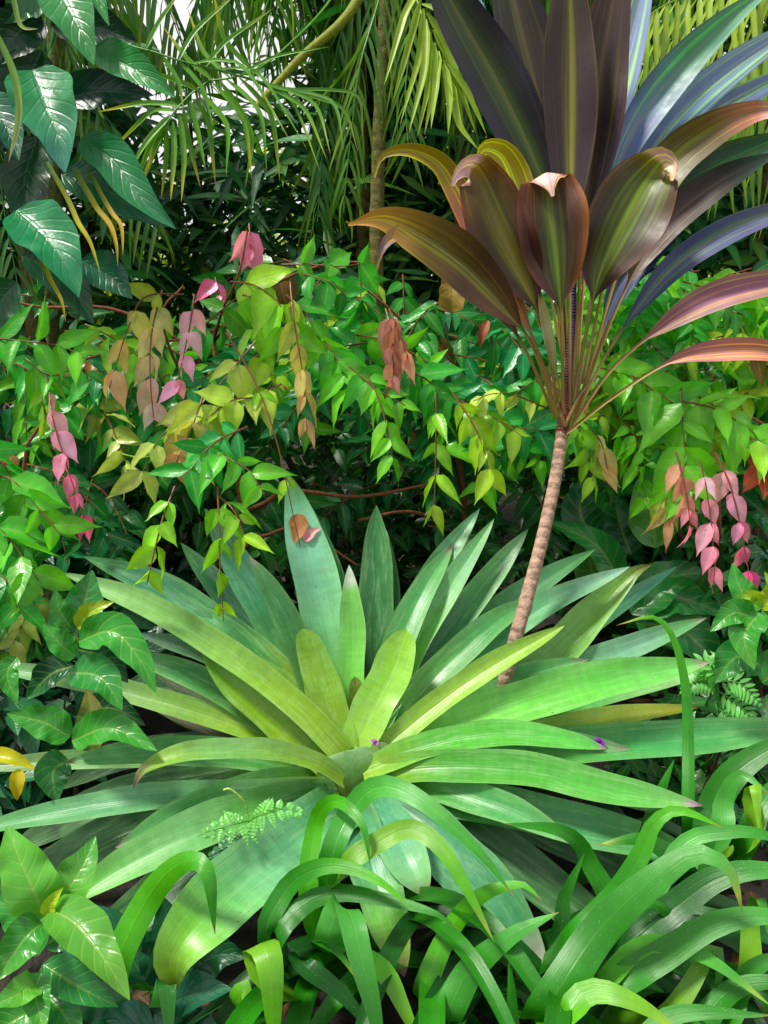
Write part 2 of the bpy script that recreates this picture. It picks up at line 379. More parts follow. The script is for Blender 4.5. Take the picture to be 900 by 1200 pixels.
    lf([(430, 912, -.06), (510, 900, -.1), (620, 905, -.14), (730, 930, -.18), (824, 944, -.2)], 52, [(0, base), (.25, S(75, 150, 55)), (.8, S(95, 175, 80)), (.95, S(120, 180, 100)), (.975, S(200, 150, 190, .7)), (1, S(150, 50, 150, .6))], hint=(.5, .7))
    lf([(430, 920, -.04), (520, 935, -.1), (630, 958, -.14), (740, 985, -.17), (850, 1022, -.2)], 62, [(0, yg), (.25, S(70, 140, 80)), (.6, S(85, 160, 105)), (1, gr)], hint=(.5, .7))
    # --- left leaves
    lf([(402, 885, -.03), (350, 830, -.02), (250, 755, .02), (160, 705, .05), (72, 671, .08)], 44, [(0, base), (.25, yg), (.6, S(125, 175, 95)), (.9, S(140, 190, 120)), (1, pale)], fold=.2)
    lf([(398, 885, -.01), (350, 815, .05), (270, 745, .12), (190, 690, .18), (98, 652, .22)], 56, [(0, base), (.25, yg), (.42, S(85, 150, 90)), (.8, S(60, 130, 95)), (1, dkb)])
    lf([(385, 900, -.02), (330, 855, 0), (265, 795, .02), (235, 755, .04)], 46, [(0, base), (.4, yg), (1, S(110, 160, 70))])
    lf([(400, 880, .03), (350, 790, .12), (300, 700, .2), (240, 596, .28)], 60, [(0, gr), (.35, S(110, 185, 95)), (.65, S(75, 150, 115)), (1, S(80, 140, 100))])
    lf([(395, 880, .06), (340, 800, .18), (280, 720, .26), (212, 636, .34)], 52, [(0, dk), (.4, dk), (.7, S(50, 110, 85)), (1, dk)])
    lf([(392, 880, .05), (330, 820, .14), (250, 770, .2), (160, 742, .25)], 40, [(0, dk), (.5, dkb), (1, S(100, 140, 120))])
    lf([(392, 892, -.02), (310, 862, .02), (215, 830, .05), (100, 800, .08), (-40, 776, .1)], 38, [(0, base), (.25, yg), (.6, S(135, 180, 110)), (1, S(120, 170, 120))], fold=.22)
    lf([(385, 890, .06), (300, 850, .12), (230, 815, .16), (160, 768, .2)], 34, [(0, gy), (.5, S(120, 140, 115)), (1, gy)])
    lf([(385, 895, .04), (310, 875, .08), (240, 850, .1), (160, 818, .13)], 34, [(0, S(120, 110, 70)), (.5, gy), (1, S(100, 85, 82))])
    lf([(390, 905, .0), (300, 893, .04), (180, 888, .06), (60, 893, .06), (-60, 902, .05)], 34, [(0, base), (.3, S(90, 135, 55)), (.6, S(110, 165, 95)), (1, S(120, 130, 100))], fold=.2)
    lf([(402, 915, -.08), (365, 893, -.12), (300, 880, -.16), (220, 884, -.2), (172, 900, -.22), (156, 924, -.22)], 36, [(0, base), (.3, S(120, 160, 70)), (.6, S(120, 175, 100)), (.85, yg), (.93, S(120, 110, 70)), (1, S(90, 50, 60, .6))], hint=(.7, .5), fold=.2)
    lf([(395, 925, -.06), (320, 930, -.12), (200, 935, -.16), (90, 950, -.18), (-50, 978, -.2)], 42, [(0, base), (.2, S(90, 150, 85)), (.6, bl), (1, bg)], hint=(.6, .6))
    lf([(395, 935, -.08), (320, 945, -.16), (230, 975, -.24), (140, 1020, -.3), (80, 1060, -.34)], 60, [(0, S(75, 130, 70)), (.3, gr), (.6, S(125, 190, 120)), (1, lt)], hint=(.5, .7))
    lf([(400, 945, -.12), (350, 985, -.26), (285, 1035, -.38), (230, 1085, -.46), (203, 1125, -.49), (206, 1160, -.48)], 88, [(0, dk), (.2, S(100, 172, 118)), (.5, S(122, 192, 138)), (.65, S(108, 182, 100)), (.8, S(120, 190, 70)), (.95, yg), (1, br)], hint=(.4, .8))  # pale bluish middle stops paint a whitish sheen on this leaf
    lf([(425, 935, -.1), (455, 970, -.2), (478, 1010, -.28), (500, 1052, -.33)], 66, [(0, S(60, 130, 85)), (.5, S(95, 165, 130)), (.85, S(130, 190, 130)), (.93, S(130, 170, 110)), (1, S(190, 40, 130, .6))], hint=(.4, .8))
    lf([(410, 940, -.1), (430, 1000, -.24), (452, 1070, -.34), (474, 1145, -.4)], 62, [(0, S(60, 110, 75)), (.5, S(80, 150, 105)), (.75, S(120, 190, 80)), (.92, S(150, 175, 80)), (1, S(190, 70, 130, .6))], hint=(.4, .8))
    lf([(440, 930, -.08), (510, 985, -.2), (580, 1060, -.3), (642, 1148, -.38)], 78, [(0, S(60, 120, 75)), (.4, S(80, 155, 110)), (.8, S(70, 140, 90)), (.9, S(150, 160, 140)), (.95, wt), (1, br)], hint=(.4, .8))
    # --- darker lower tier seen between the others
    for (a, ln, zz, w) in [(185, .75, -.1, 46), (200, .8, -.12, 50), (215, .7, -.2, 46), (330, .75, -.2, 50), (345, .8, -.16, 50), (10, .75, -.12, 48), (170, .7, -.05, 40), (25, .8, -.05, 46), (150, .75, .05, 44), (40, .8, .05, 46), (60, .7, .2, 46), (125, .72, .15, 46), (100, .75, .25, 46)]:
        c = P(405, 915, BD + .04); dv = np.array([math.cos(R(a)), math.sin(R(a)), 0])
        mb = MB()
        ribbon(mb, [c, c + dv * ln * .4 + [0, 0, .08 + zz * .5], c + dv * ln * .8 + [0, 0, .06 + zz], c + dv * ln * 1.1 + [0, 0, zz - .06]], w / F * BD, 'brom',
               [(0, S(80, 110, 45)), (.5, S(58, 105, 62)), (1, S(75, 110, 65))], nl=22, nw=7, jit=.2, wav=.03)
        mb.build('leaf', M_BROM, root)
    for (a, el, ln, w) in [(168, 28, .62, 40), (150, 42, .58, 40), (128, 55, .6, 40), (52, 48, .66, 44), (34, 36, .66, 44), (14, 24, .64, 42), (192, 18, .6, 40), (-8, 16, .62, 42), (212, 8, .5, 42), (-28, 8, .52, 42), (140, 25, .75, 38), (62, 35, .78, 42), (24, 14, .8, 42)]:
        c = P(405, 905, BD + .02); a = R(a + rng.uniform(-5, 5)); e = R(el); hv = np.array([math.cos(a), math.sin(a), 0])
        d0 = hv * math.cos(e) + UP * math.sin(e); mb = MB()
        q = [c - [0, 0, .03], c + d0 * ln * .35, c + d0 * ln * .75 - UP * .02, c + d0 * ln * 1.05 - UP * .07 + hv * .03]
        ribbon(mb, q, w / F * BD * .85, 'brom', [(0, base), (.3, [S(96, 150, 62), S(84, 150, 72)][rng.integers(0, 2)]), (.7, S(76, 150, 84)), (.94, S(100, 165, 100)), (1, pk if rng.random() < .5 else br)], nl=26, nw=9, fold=.22, chan=1.5, jit=.15, wav=.02, edge=(pale, .28))
        mb.build('leaf', M_BROM, root)
    # cup of the heart
    mb = MB(); ribbon(mb, px([(412, 935, -.06), (410, 905, -.075), (405, 880, -.08)], BD), 74 / F * BD, 'blunt', [(0, S(110, 140, 60)), (.6, S(125, 170, 100)), (1, S(150, 190, 140))], nl=14, nw=9, fold=-.2)
    mb.build('leaf', M_BROM, root)
    mb = MB(); ribbon(mb, px([(425, 930, -.04), (450, 900, -.05), (466, 876, -.03)], BD), 50 / F * BD, 'blunt', [(0, yg), (1, S(150, 185, 120))], nl=14, nw=9, fold=.2)
    mb.build('leaf', M_BROM, root)
    return root
bromeliad()

# ------------------------------------------------------------------ the ti plant
CD = 2.32
def ti_plant():
    base = G(565, 2.5); root = thing('ti_plant', 'tall ti plant with a slim ringed trunk and large dark purple leaves', 'ti plant', base)
    mb = MB(); tube(mb, [base, P(574, 870, 2.32), P(588, 812, 2.21), P(605, 745, 2.2), P(631, 650, 2.25), P(650, 565, 2.3), P(659, 505, CD)], .0205, .0155, S(140, 124, 112), n=16, nl=260, ring=.03, rings=57, col1=S(176, 146, 126))
    mb.build('trunk', M_RING, root)
    mb = MB(); tube(mb, px([(659, 510, 0), (664, 460, .01), (668, 420, .02), (673, 330, .02)], CD), .0175, .006, S(120, 70, 60), n=12, nl=30, ring=.1, rings=14, col1=S(48, 50, 92))
    mb.build('growing_tip', M_RING, root)
    pet = S(150, 122, 76, .8)
    dk = S(60, 46, 54, .5); dkg = S(60, 66, 32, .6); gr = S(84, 128, 34, .7); bl = S(104, 124, 172); lav = S(146, 164, 204); pur = S(68, 54, 66, .5)  # bl and lav paint the sky's sheen onto leaves that are really purple
    ol = S(140, 120, 40); yl = S(185, 165, 60); pk = S(235, 190, 200, 1); pb = S(190, 125, 110); brn = S(92, 60, 40)
    def lf(pts, w, vp, st, rib=None, edge=None, **k):
        st = [(0, pet), (vp * .9, pet)] + [(vp + a * (1 - vp), c) for a, c in st]
        mb = MB(); kw = dict(fold=.2, wav=.045, nl=44, nw=11, hint=(.15, .9), chan=1.3, jit=.1); kw.update(k)
        ribbon(mb, px(pts, CD), w / F * CD * .73, cordy_prof(vp, min(.22, 5.2 / w)), st, rib=rib, edge=edge, **kw)
        mb.build('leaf', M_CORD, root)
    # upright centre leaves, undersides
    lf([(664, 480, 0), (655, 330, .05), (640, 225, .05), (590, 110, .02), (528, 0, -.02), (478, -100, -.05)], 92, .35, [(0, dk), (.3, S(58, 54, 60, .5)), (.7, S(60, 68, 46, .6)), (1, dk)], rib=(gr, .8, 2.2), edge=(S(64, 58, 84, .6), .7))
    lf([(666, 480, .01), (660, 330, .06), (648, 200, .07), (628, 105, .06), (602, 0, .04), (578, -110, .02)], 100, .35, [(0, dk), (.5, S(72, 56, 60, .5)), (1, dkg)], rib=(S(92, 88, 48), .6, 3), edge=(S(60, 56, 82, .6), .6))
    lf([(668, 480, -.01), (668, 350, 0), (668, 215, 0), (668, 110, -.02), (667, 0, -.05), (663, -120, -.1)], 84, .35, [(0, pur), (.4, S(76, 58, 62, .5)), (1, S(86, 82, 44, .6))], rib=(S(120, 108, 50), .75, 3), edge=(S(96, 62, 74, .5), .5))
    lf([(670, 480, 0), (680, 320, .02), (692, 190, .02), (704, 85, 0), (718, 0, -.03), (735, -110, -.08)], 88, .35, [(0, pur), (.5, S(80, 62, 62, .5)), (1, S(84, 64, 54, .55))], rib=(S(120, 88, 60), .6, 4), edge=(S(110, 66, 76, .5), .5))
    lf([(676, 450, .05), (690, 260, .08), (712, 140, .08), (744, 20, .06), (770, -90, .02)], 64, .42, [(0, bl), (.5, lav), (1, lav)])
    lf([(660, 430, .07), (640, 240, .1), (592, 110, .1), (550, 0, .08), (520, -80, .05)], 50, .4, [(0, bl), (.6, S(120, 175, 200)), (1, S(140, 190, 205))])
    lf([(668, 430, .07), (652, 270, .12), (620, 165, .13), (590, 90, .13)], 74, .3, [(0, S(70, 88, 145)), (.6, S(78, 102, 165)), (1, bl)])
    lf([(670, 430, .07), (668, 270, .1), (662, 160, .1), (655, 60, .1)], 60, .3, [(0, S(84, 96, 170)), (.6, lav), (1, bl)])
    lf([(672, 430, .06), (690, 300, .1), (718, 200, .12), (745, 120, .12)], 60, .3, [(0, S(70, 80, 150)), (.6, bl), (1, bl)])
    # right-hand fan
    lf([(676, 470, .0), (700, 300, .02), (722, 205, .02), (755, 135, .02), (805, 72, .0), (868, 12, -.02), (920, -25, -.02)], 60, .4, [(0, bl), (.3, S(112, 130, 175)), (.6, S(84, 150, 110)), (.85, S(100, 165, 120)), (1, lav)], rib=(S(170, 200, 190), .35, 6), edge=(S(90, 96, 140), .6), fold=.25, wav=.06)
    lf([(682, 450, .02), (730, 240, .04), (768, 172, .04), (820, 112, .04), (900, 52, .02), (985, 5, 0)], 56, .36, [(0, bl), (.4, S(118, 142, 190)), (.8, lav), (1, lav)], rib=(S(180, 195, 225), .35, 6))
    lf([(690, 430, .05), (760, 245, .07), (815, 155, .07), (885, 106, .06), (980, 62, .04)], 48, .36, [(0, bl), (.5, S(124, 144, 188)), (1, lav)])
    lf([(684, 455, -.01), (735, 285, -.03), (780, 200, -.03), (832, 155, -.05), (880, 132, -.07), (915, 132, -.1), (930, 150, -.12)], 66, .36, [(0, dkg), (.35, S(84, 84, 36)), (.65, S(100, 80, 42)), (.82, pb), (.92, pk), (1, pk)], rib=(S(120, 130, 40), .5, 3))
    lf([(684, 460, -.01), (735, 325, 0), (785, 240, 0), (850, 196, 0), (940, 150, -.02)], 88, .34, [(0, brn), (.3, dkg), (.6, S(52, 88, 62)), (1, S(60, 110, 84))], rib=(S(70, 140, 110), .5, 3), edge=(S(62, 46, 42), .6))
    lf([(682, 465, -.02), (730, 345, -.03), (775, 270, -.03), (840, 215, -.03), (920, 175, -.04)], 56, .36, [(0, brn), (.4, S(64, 44, 38)), (.7, S(46, 44, 40)), (1, S(70, 100, 90))])
    lf([(673, 490, -.01), (708, 380, -.0), (735, 322, .0), (778, 275, .0), (832, 226, .0)], 50, .36, [(0, S(46, 60, 110)), (.5, S(58, 76, 135)), (1, S(76, 92, 150))], rib=(S(140, 150, 210), .35, 6))
    lf([(671, 497, -.03), (700, 435, -.06), (735, 378, -.07), (785, 318, -.07), (845, 275, -.08), (905, 250, -.1), (985, 228, -.1)], 44, .3, [(0, S(54, 64, 96)), (.5, S(76, 86, 128)), (.8, S(112, 110, 150)), (1, lav)], rib=(S(120, 150, 160), .4, 5))
    lf([(668, 503, -.03), (715, 435, -.08), (772, 386, -.1), (830, 352, -.12), (900, 332, -.14), (985, 318, -.14)], 46, .36, [(0, S(150, 95, 110)), (.4, S(165, 110, 140)), (.8, S(175, 125, 150)), (1, pb)], edge=(S(170, 150, 90), .5), fold=.25)
    lf([(664, 508, -.03), (715, 468, -.09), (785, 424, -.12), (840, 412, -.14), (905, 412, -.16), (970, 432, -.16)], 36, .42, [(0, S(160, 105, 120)), (.4, S(190, 125, 120)), (1, S(190, 130, 100))], fold=.25)
    # front leaves, upper sides with folded pink tips
    st = lambda a, b, c: [(0, S(60, 44, 40)), (.35, a), (.68, b), (.78, c), (.815, pk), (1, pk)]  # a and b are darkened so the leaf fronts look backlit
    lf([(672, 470, -.04), (688, 385, -.08), (704, 320, -.1), (735, 255, -.12), (768, 200, -.12), (780, 188, -.15), (790, 196, -.18), (787, 212, -.18)], 116, .36, st(S(52, 50, 30, .6), S(80, 88, 28, .7), S(140, 130, 40)), rib=(S(120, 140, 30), .6, 2), edge=(S(120, 62, 50, .6), .7), fold=.24)
    lf([(660, 480, -.04), (658, 380, -.1), (652, 310, -.13), (646, 255, -.14), (641, 207, -.14), (640, 202, -.17), (644, 214, -.19), (648, 230, -.19)], 106, .38, st(S(50, 36, 30, .6), S(76, 48, 30, .65), S(122, 66, 38, .8)), rib=(S(84, 110, 34), .75, 2.4), edge=(S(130, 66, 44, .7), .7), fold=.22)
    lf([(655, 480, -.03), (640, 400, -.07), (622, 345, -.1), (588, 275, -.12), (561, 208, -.13), (550, 196, -.15), (536, 204, -.18), (530, 218, -.18)], 98, .36, st(S(50, 40, 22, .6), S(96, 80, 22, .75), S(140, 104, 32)), rib=(S(150, 145, 30), .7, 2.2), edge=(S(120, 56, 44, .6), .7), fold=.22)
    lf([(654, 480, -.02), (628, 405, -.05), (600, 345, -.06), (562, 275, -.07), (532, 218, -.08), (512, 190, -.09), (478, 176, -.1), (448, 183, -.1), (438, 208, -.1)], 42, .22, [(0, S(165, 105, 95)), (.25, S(195, 125, 105)), (.5, pb), (.65, ol), (1, ol)], fold=.25)
    lf([(652, 488, -.04), (625, 408, -.09), (592, 362, -.12), (545, 312, -.14), (495, 277, -.16), (450, 257, -.17), (408, 263, -.18)], 78, .32, [(0, brn), (.35, S(78, 52, 32)), (.6, S(108, 88, 36)), (.8, S(170, 130, 66)), (1, S(200, 140, 80))], rib=(S(110, 112, 36), .6, 3), fold=.2)
    lf([(650, 488, -.02), (610, 400, -.06), (545, 305, -.1), (498, 279, -.13), (466, 274, -.16), (450, 288, -.18), (441, 314, -.18)], 46, .3, [(0, brn), (.5, S(110, 84, 40)), (.8, S(190, 150, 90)), (.9, S(120, 90, 110)), (1, ol)], fold=.2)
    lf([(662, 430, .02), (632, 290, .02), (607, 220, .02), (590, 183, 0), (570, 174, -.02), (562, 182, -.04), (566, 198, -.04)], 52, .5, [(0, S(150, 150, 110)), (.5, yl), (.8, S(170, 160, 60)), (1, yl)])
    lf([(662, 485, -.05), (648, 420, -.09), (640, 380, -.1), (630, 330, -.11)], 17, .3, [(0, S(130, 110, 70)), (.5, S(120, 125, 90)), (1, S(150, 120, 70))])
    for (x, y) in [(640, 430), (700, 440)]:
        mb = MB(); tube(mb, px([(662, 500, -.02), ((660 + x) / 2, 465, -.03), (x, y, -.02)], CD), .007, .004, pet, n=8)
        mb.build('leaf_stalk', M_STEM, root)
ti_plant()

# ------------------------------------------------------------------ strap-leaved lilies along the front
SB = S(62, 150, 46, .72); SD = S(34, 94, 34, .7); SL = S(96, 184, 52, .8); SBL = S(98, 184, 84, .78); SP = S(136, 192, 70, .8)
def strap_clump(name_label, base, D, leaves, extra, seed, spread=(0, 360), ln=(.45, .75)):
    root = thing('strap_lily', name_label, 'strap lily', base, 'strap leaved lilies along the front of the bed')
    rs = np.random.default_rng(seed)
    for pts, w, st in leaves:
        pp = px(pts, D)
        p0 = base + np.array([rs.normal(0, .03), rs.normal(0, .03), 0])
        mb = MB(); ribbon(mb, [p0] + pp, w / F * (D - .02) * .98, 'strap', [(0, SD * .8), (.25, st[0]), (.7, st[1]), (.93, st[2]), (.975, S(160, 185, 85) if rs.random() < .4 else st[2]), (1, S(140, 105, 60) if rs.random() < .4 else st[2])], nl=36, nw=9, hint=(.35, .75), fold=.07, wav=.012, jit=.12, rib=(st[1] * 1.15, .3, 3))
        mb.build('leaf', M_STRAP, root)
    for i in range(extra):
        a = R(rs.uniform(*spread)); L = rs.uniform(*ln); dv = np.array([math.cos(a), math.sin(a), 0]); hh = L * rs.uniform(.3, .52)
        b0 = base + np.array([rs.normal(0, .05), rs.normal(0, .05), 0])
        c = [SD, SD * 1.2, SB * .7, SB * .9][rs.integers(0, 4)]
        mb = MB(); ribbon(mb, [b0, b0 + dv * L * .25 + [0, 0, hh * .75], b0 + dv * L * .6 + [0, 0, hh], b0 + dv * L + [0, 0, hh * rs.uniform(.3, .75)]], rs.uniform(.032, .046), 'strap',
                           [(0, SD * .7), (.4, c), (1, c * 1.2)], nl=26, nw=7, hint=(.8, .3), fold=.2, wav=.02, jit=.2)
        mb.build('leaf', M_STRAP, root)
A, Bc, Cc = (SB, SL, SP), (SD, SB, SL), (SB, SBL, SBL)
D1 = 1.62
strap_clump('lily clump of arching glossy straps directly below the bromeliad heart', G(380, 1.62), D1, [
    ([(366, 1080, .05), (369, 970, .1), (392, 938, .06), (424, 965, .0), (434, 1015, -.02)], 25, (SB, SL, SB)),
    ([(385, 1020, .05), (415, 945, .08), (448, 921, .05), (495, 940, .0), (560, 997, -.06), (602, 1050, -.1)], 30, (SB, SBL, SB)),
    ([(395, 1030, .02), (455, 980, .02), (488, 972, .0), (522, 1000, -.04), (552, 1052, -.08), (580, 1106, -.1)], 30, (SB, SP, SL)),
    ([(313, 1110, .0), (333, 1045, .02), (370, 1018, .0), (412, 1018, -.03), (455, 1040, -.06), (482, 1066, -.08)], 27, Bc),
    ([(327, 1110, .0), (353, 1062, .01), (395, 1046, .0), (450, 1054, -.03), (510, 1070, -.06), (538, 1090, -.07)], 26, (SD, SB, SB)),
    ([(385, 1110, -.02), (397, 1065, -.04), (410, 1072, -.08), (422, 1120, -.12), (440, 1195, -.14), (450, 1260, -.15)], 38, (SB, SBL, SB)),
    ([(325, 1160, -.06), (302, 1112, -.06), (311, 1110, -.1), (319, 1150, -.13), (321, 1260, -.14)], 42, (SB, SP, SL)),
    ([(350, 1125, -.04), (400, 1165, -.08), (450, 1225, -.1)], 30, (SD, SD, SD)),
    ([(370, 1105, -.0), (395, 1115, -.03), (420, 1150, -.04)], 20, (SD, SB, SB)),
    ([(420, 1130, -.02), (450, 1140, -.06), (472, 1180, -.08), (500, 1240, -.1)], 30, A),
    ([(280, 1180, .0), (288, 1155, -.04), (296, 1240, -.08)], 22, A),
], 6, 3, (230, 390))
strap_clump('lily clump with a broad strap bent over at its tip, left of the front row', G(170, 1.62), 1.62, [
    ([(140, 1140, .02), (172, 1055, .03), (212, 1012, .0), (242, 1020, -.04), (252, 1095, -.05)], 36, (SB, SL, SB)),
    ([(190, 1180, .0), (195, 1150, -.02), (199, 1240, -.06)], 32, (SB, SBL, SB)),
], 3, 4, (100, 200), (.2, .3))
strap_clump('lily clump with one pale pointed strap rising towards the bromeliad leaves', G(530, 1.6), 1.6, [
    ([(515, 1205, -.02), (550, 1138, -.02), (600, 1096, -.04), (655, 1069, -.06)], 38, (SB, SB, SBL)),
    ([(495, 1175, .04), (520, 1103, .05), (560, 1052, .03), (610, 1036, .0), (635, 1056, -.02)], 29, (SD, SL, SL)),
    ([(600, 1200, .05), (560, 1130, .05), (610, 1090, .03)], 26, (SD, SD, SB)),
    ([(640, 1110, .18), (662, 1050, .18), (685, 1000, .18)], 28, (SD, SD, SB)),
    ([(700, 1080, .2), (690, 1010, .22), (660, 975, .2), (590, 965, .18)], 30, (SD, SB, SB)),
    ([(590, 1240, -.04), (600, 1180, -.05), (596, 1120, -.04)], 26, (SD, SD, SB)),
], 9, 5, (170, 370))
strap_clump('lily clump with the widest glossy strap arching up and over to the right', G(660, 1.6), 1.56, [
    ([(630, 1195, -.04), (700, 1094, -.04), (767, 1030, -.06), (815, 1000, -.07), (855, 1018, -.1), (870, 1070, -.11)], 48, (SB, SB, SBL)),
    ([(660, 1110, .06), (717, 1053, .06), (750, 1003, .06), (767, 965, .06), (797, 950, .05), (848, 970, .03)], 32, (SB, SB, SL)),
    ([(700, 1160, .0), (767, 1127, -.02), (833, 1085, -.03), (900, 1074, -.04), (980, 1095, -.06)], 40, (SB, SB, SBL)),
    ([(720, 1120, .05), (787, 1067, .05), (840, 1030, .04), (900, 1020, .03), (980, 1035, .02)], 40, (SD, SD * 1.3, SBL)),
    ([(745, 1070, .1), (800, 990, .1), (853, 975, .09), (900, 980, .08), (960, 1010, .06)], 27, (SD, SBL, SB)),
    ([(690, 1160, .0), (743, 1114, .0), (780, 1106, -.01), (835, 1127, -.04), (905, 1180, -.08)], 29, (SB, SL, SBL)),
    ([(650, 1200, -.08), (690, 1163, -.1), (745, 1176, -.13), (805, 1215, -.15)], 40, (SB, SL, SP)),
    ([(720, 1240, -.06), (790, 1190, -.08), (905, 1190, -.1)], 30, (SD, SBL, SB)),
    ([(760, 1200, .0), (838, 1110, .0), (838, 1190, -.02)], 27, (SB, SP, SB)),
    ([(700, 1130, .08), (800, 1095, .08), (900, 1060, .08)], 34, (SD, SD, SB)),
], 10, 6, (200, 370))
strap_clump('lily clump in the shade at the right, below the long bromeliad leaf tips', G(850, 1.95), 1.9, [
    ([(820, 1010, .0), (838, 940, .0), (868, 900, .0), (920, 872, .0), (980, 870, 0)], 40, (SD, SB * .8, SB)),
    ([(840, 990, -.05), (848, 940, -.06), (868, 908, -.08), (900, 930, -.12)], 34, (SB, SBL, SBL)),
    ([(806, 980, .05), (806, 860, .1), (802, 795, .12), (788, 745, .13), (765, 723, .13), (722, 733, .12)], 15, (SB, SB, SL)),
    ([(880, 990, -.05), (880, 935, -.1), (885, 920, -.12), (890, 975, -.14)], 32, (SP, SP, SP)),
    ([(760, 1000, .05), (770, 940, .05), (790, 890, .05)], 30, (SD, SD, SB)),
    ([(860, 1010, -.02), (900, 930, -.02), (960, 900, -.03)], 36, (SD, SB, SB)),
    ([(810, 1030, -.02), (760, 985, -.03), (700, 990, -.04)], 30, (SD, SD, SB)),
], 9, 8, (0, 360), (.25, .45))

strap_clump('lily clump cut off by the right edge, straps lying low in the corner', G(860, 1.55), 1.55, [
    ([(840, 1215, .0), (870, 1150, .0), (905, 1125, -.02), (960, 1130, -.04)], 34, (SD, SB, SBL)),
    ([(800, 1230, .0), (850, 1165, -.02), (905, 1150, -.04), (960, 1165, -.05)], 34, (SD, SB, SB)),
    ([(870, 1160, .06), (880, 1080, .06), (890, 1050, .05), (902, 1100, .02)], 30, (SB, SP, SB)),
    ([(820, 1180, .05), (800, 1100, .06), (770, 1060, .05), (735, 1070, .03)], 30, (SD, SD, SB)),
], 9, 9, (90, 330), (.25, .45))

# ------------------------------------------------------------------ small broad-leaved plants
def broad_plant(name, label, cat, base, D, stems, leaves, mat=None, wav=.07, seed=0, fold=.22, group=None):
    root = thing(name, label, cat, base, group)
    for pts, r in stems:
        mb = MB(); tube(mb, px(pts, D) if len(pts[0]) == 3 else pts, r, r * .6, S(88, 110, 50), n=8)
        mb.build('stem', M_STEM, root)
    for pts, w, c0, c1 in leaves:
        mb = MB(); ribbon(mb, px(pts, D), w / F * D, 'ovate', [(0, c0), (.5, c0), (1, c1)], nl=22, nw=9, hint=(.3, .85), fold=fold, wav=wav, wavn=2.6, jit=.15, twist=rng.uniform(-.22, .22))
        mb.build('leaf', mat or M_BROAD, root)
    return root
g1 = S(112, 192, 80, .72); g2 = S(72, 160, 66, .8); g3 = S(50, 130, 62); g4 = S(28, 84, 48); g5 = S(170, 200, 70); gb = S(38, 98, 70)
DB = 1.5
bl_base = G(35, 1.55)
broad_plant('gardenia_seedling', 'bright green seedling with crinkled yellow veined leaves in the near corner', 'seedling', bl_base, DB,
    [([bl_base, P(45, 1180, DB), P(52, 1070, DB)], .006)],
    [([(52, 1074, 0), (40, 1045, -.02), (22, 1005, -.01), (8, 968, .02)], 66, g1, g1), ([(58, 1068, 0), (78, 1045, .0), (98, 1012, .02), (112, 980, .05)], 54, g1, g2),
     ([(58, 1066, -.02), (88, 1082, -.06), (120, 1122, -.1), (152, 1172, -.12)], 58, g1, S(135, 200, 85, .75)), ([(50, 1082, -.02), (28, 1100, -.05), (-5, 1150, -.08)], 46, g2, g1),
     ([(54, 1075, -.02), (60, 1058, -.03), (74, 1040, -.03)], 18, g5, g5), ([(48, 1140, -.03), (42, 1165, -.06), (52, 1215, -.1)], 34, g2, g1),
     ([(50, 1130, 0), (90, 1155, -.02), (138, 1180, -.02)], 46, g3, g3), ([(45, 1120, .02), (20, 1070, .04), (-15, 1050, .05)], 50, g2, g3), ([(45, 1150, -.04), (20, 1165, -.08), (-12, 1180, -.1)], 36, g1, g2),
     ([(50, 1110, .03), (80, 1090, .06), (120, 1085, .1)], 46, g3, g3), ([(48, 1160, .0), (75, 1190, -.03), (95, 1230, -.05)], 44, g3, g2), ([(46, 1180, -.02), (10, 1200, -.04), (-20, 1230, -.04)], 44, g2, g2)])
DM = 1.95
mbase = G(75, 2.2)
broad_plant('broadleaf_sapling', 'upright sapling with smooth mid green leaves beside the bromeliad leaf tips', 'sapling', mbase, DM,
    [([mbase, P(78, 900, DM + .08), P(82, 800, DM + .02), P(89, 735, DM)], .006)],
    [([(92, 752, -.01), (132, 740, -.04), (163, 772, -.07), (183, 812, -.08)], 46, g2, g2), ([(84, 788, -.01), (118, 794, -.05), (143, 832, -.07)], 48, g3 * 1.1, g2),
     ([(88, 770, -.01), (68, 752, -.03), (50, 730, -.03)], 32, g2, g2), ([(90, 735, 0), (108, 716, -.02), (134, 705, -.02)], 24, g5 * .8, g5 * .9),
     ([(84, 868, -.01), (130, 854, -.05), (184, 880, -.08)], 44, g2, g2), ([(82, 864, -.01), (50, 846, -.03), (8, 836, -.04)], 44, g2, g2),
     ([(89, 742, .02), (98, 710, .04), (108, 668, .06)], 52, g3, g3), ([(80, 890, .02), (62, 905, -.01), (66, 940, -.02)], 44, g3, g3), ([(100, 880, .03), (108, 845, .03), (102, 808, .05)], 42, S(105, 125, 60), S(130, 120, 60)),
     ([(86, 780, .05), (60, 790, .06), (30, 820, .06)], 40, g4, g3), ([(86, 760, .04), (120, 770, .06), (150, 800, .08)], 42, g4, g4), ([(20, 770, .0), (8, 790, -.02), (20, 825, -.03)], 28, g2, g2),
     ([(86, 840, .06), (130, 830, .1), (170, 850, .12)], 40, g4, g4), ([(86, 740, .02), (70, 715, .0), (64, 690, .0)], 30, g2, g2)])
DK = 2.25
kbase = G(10, 2.6)
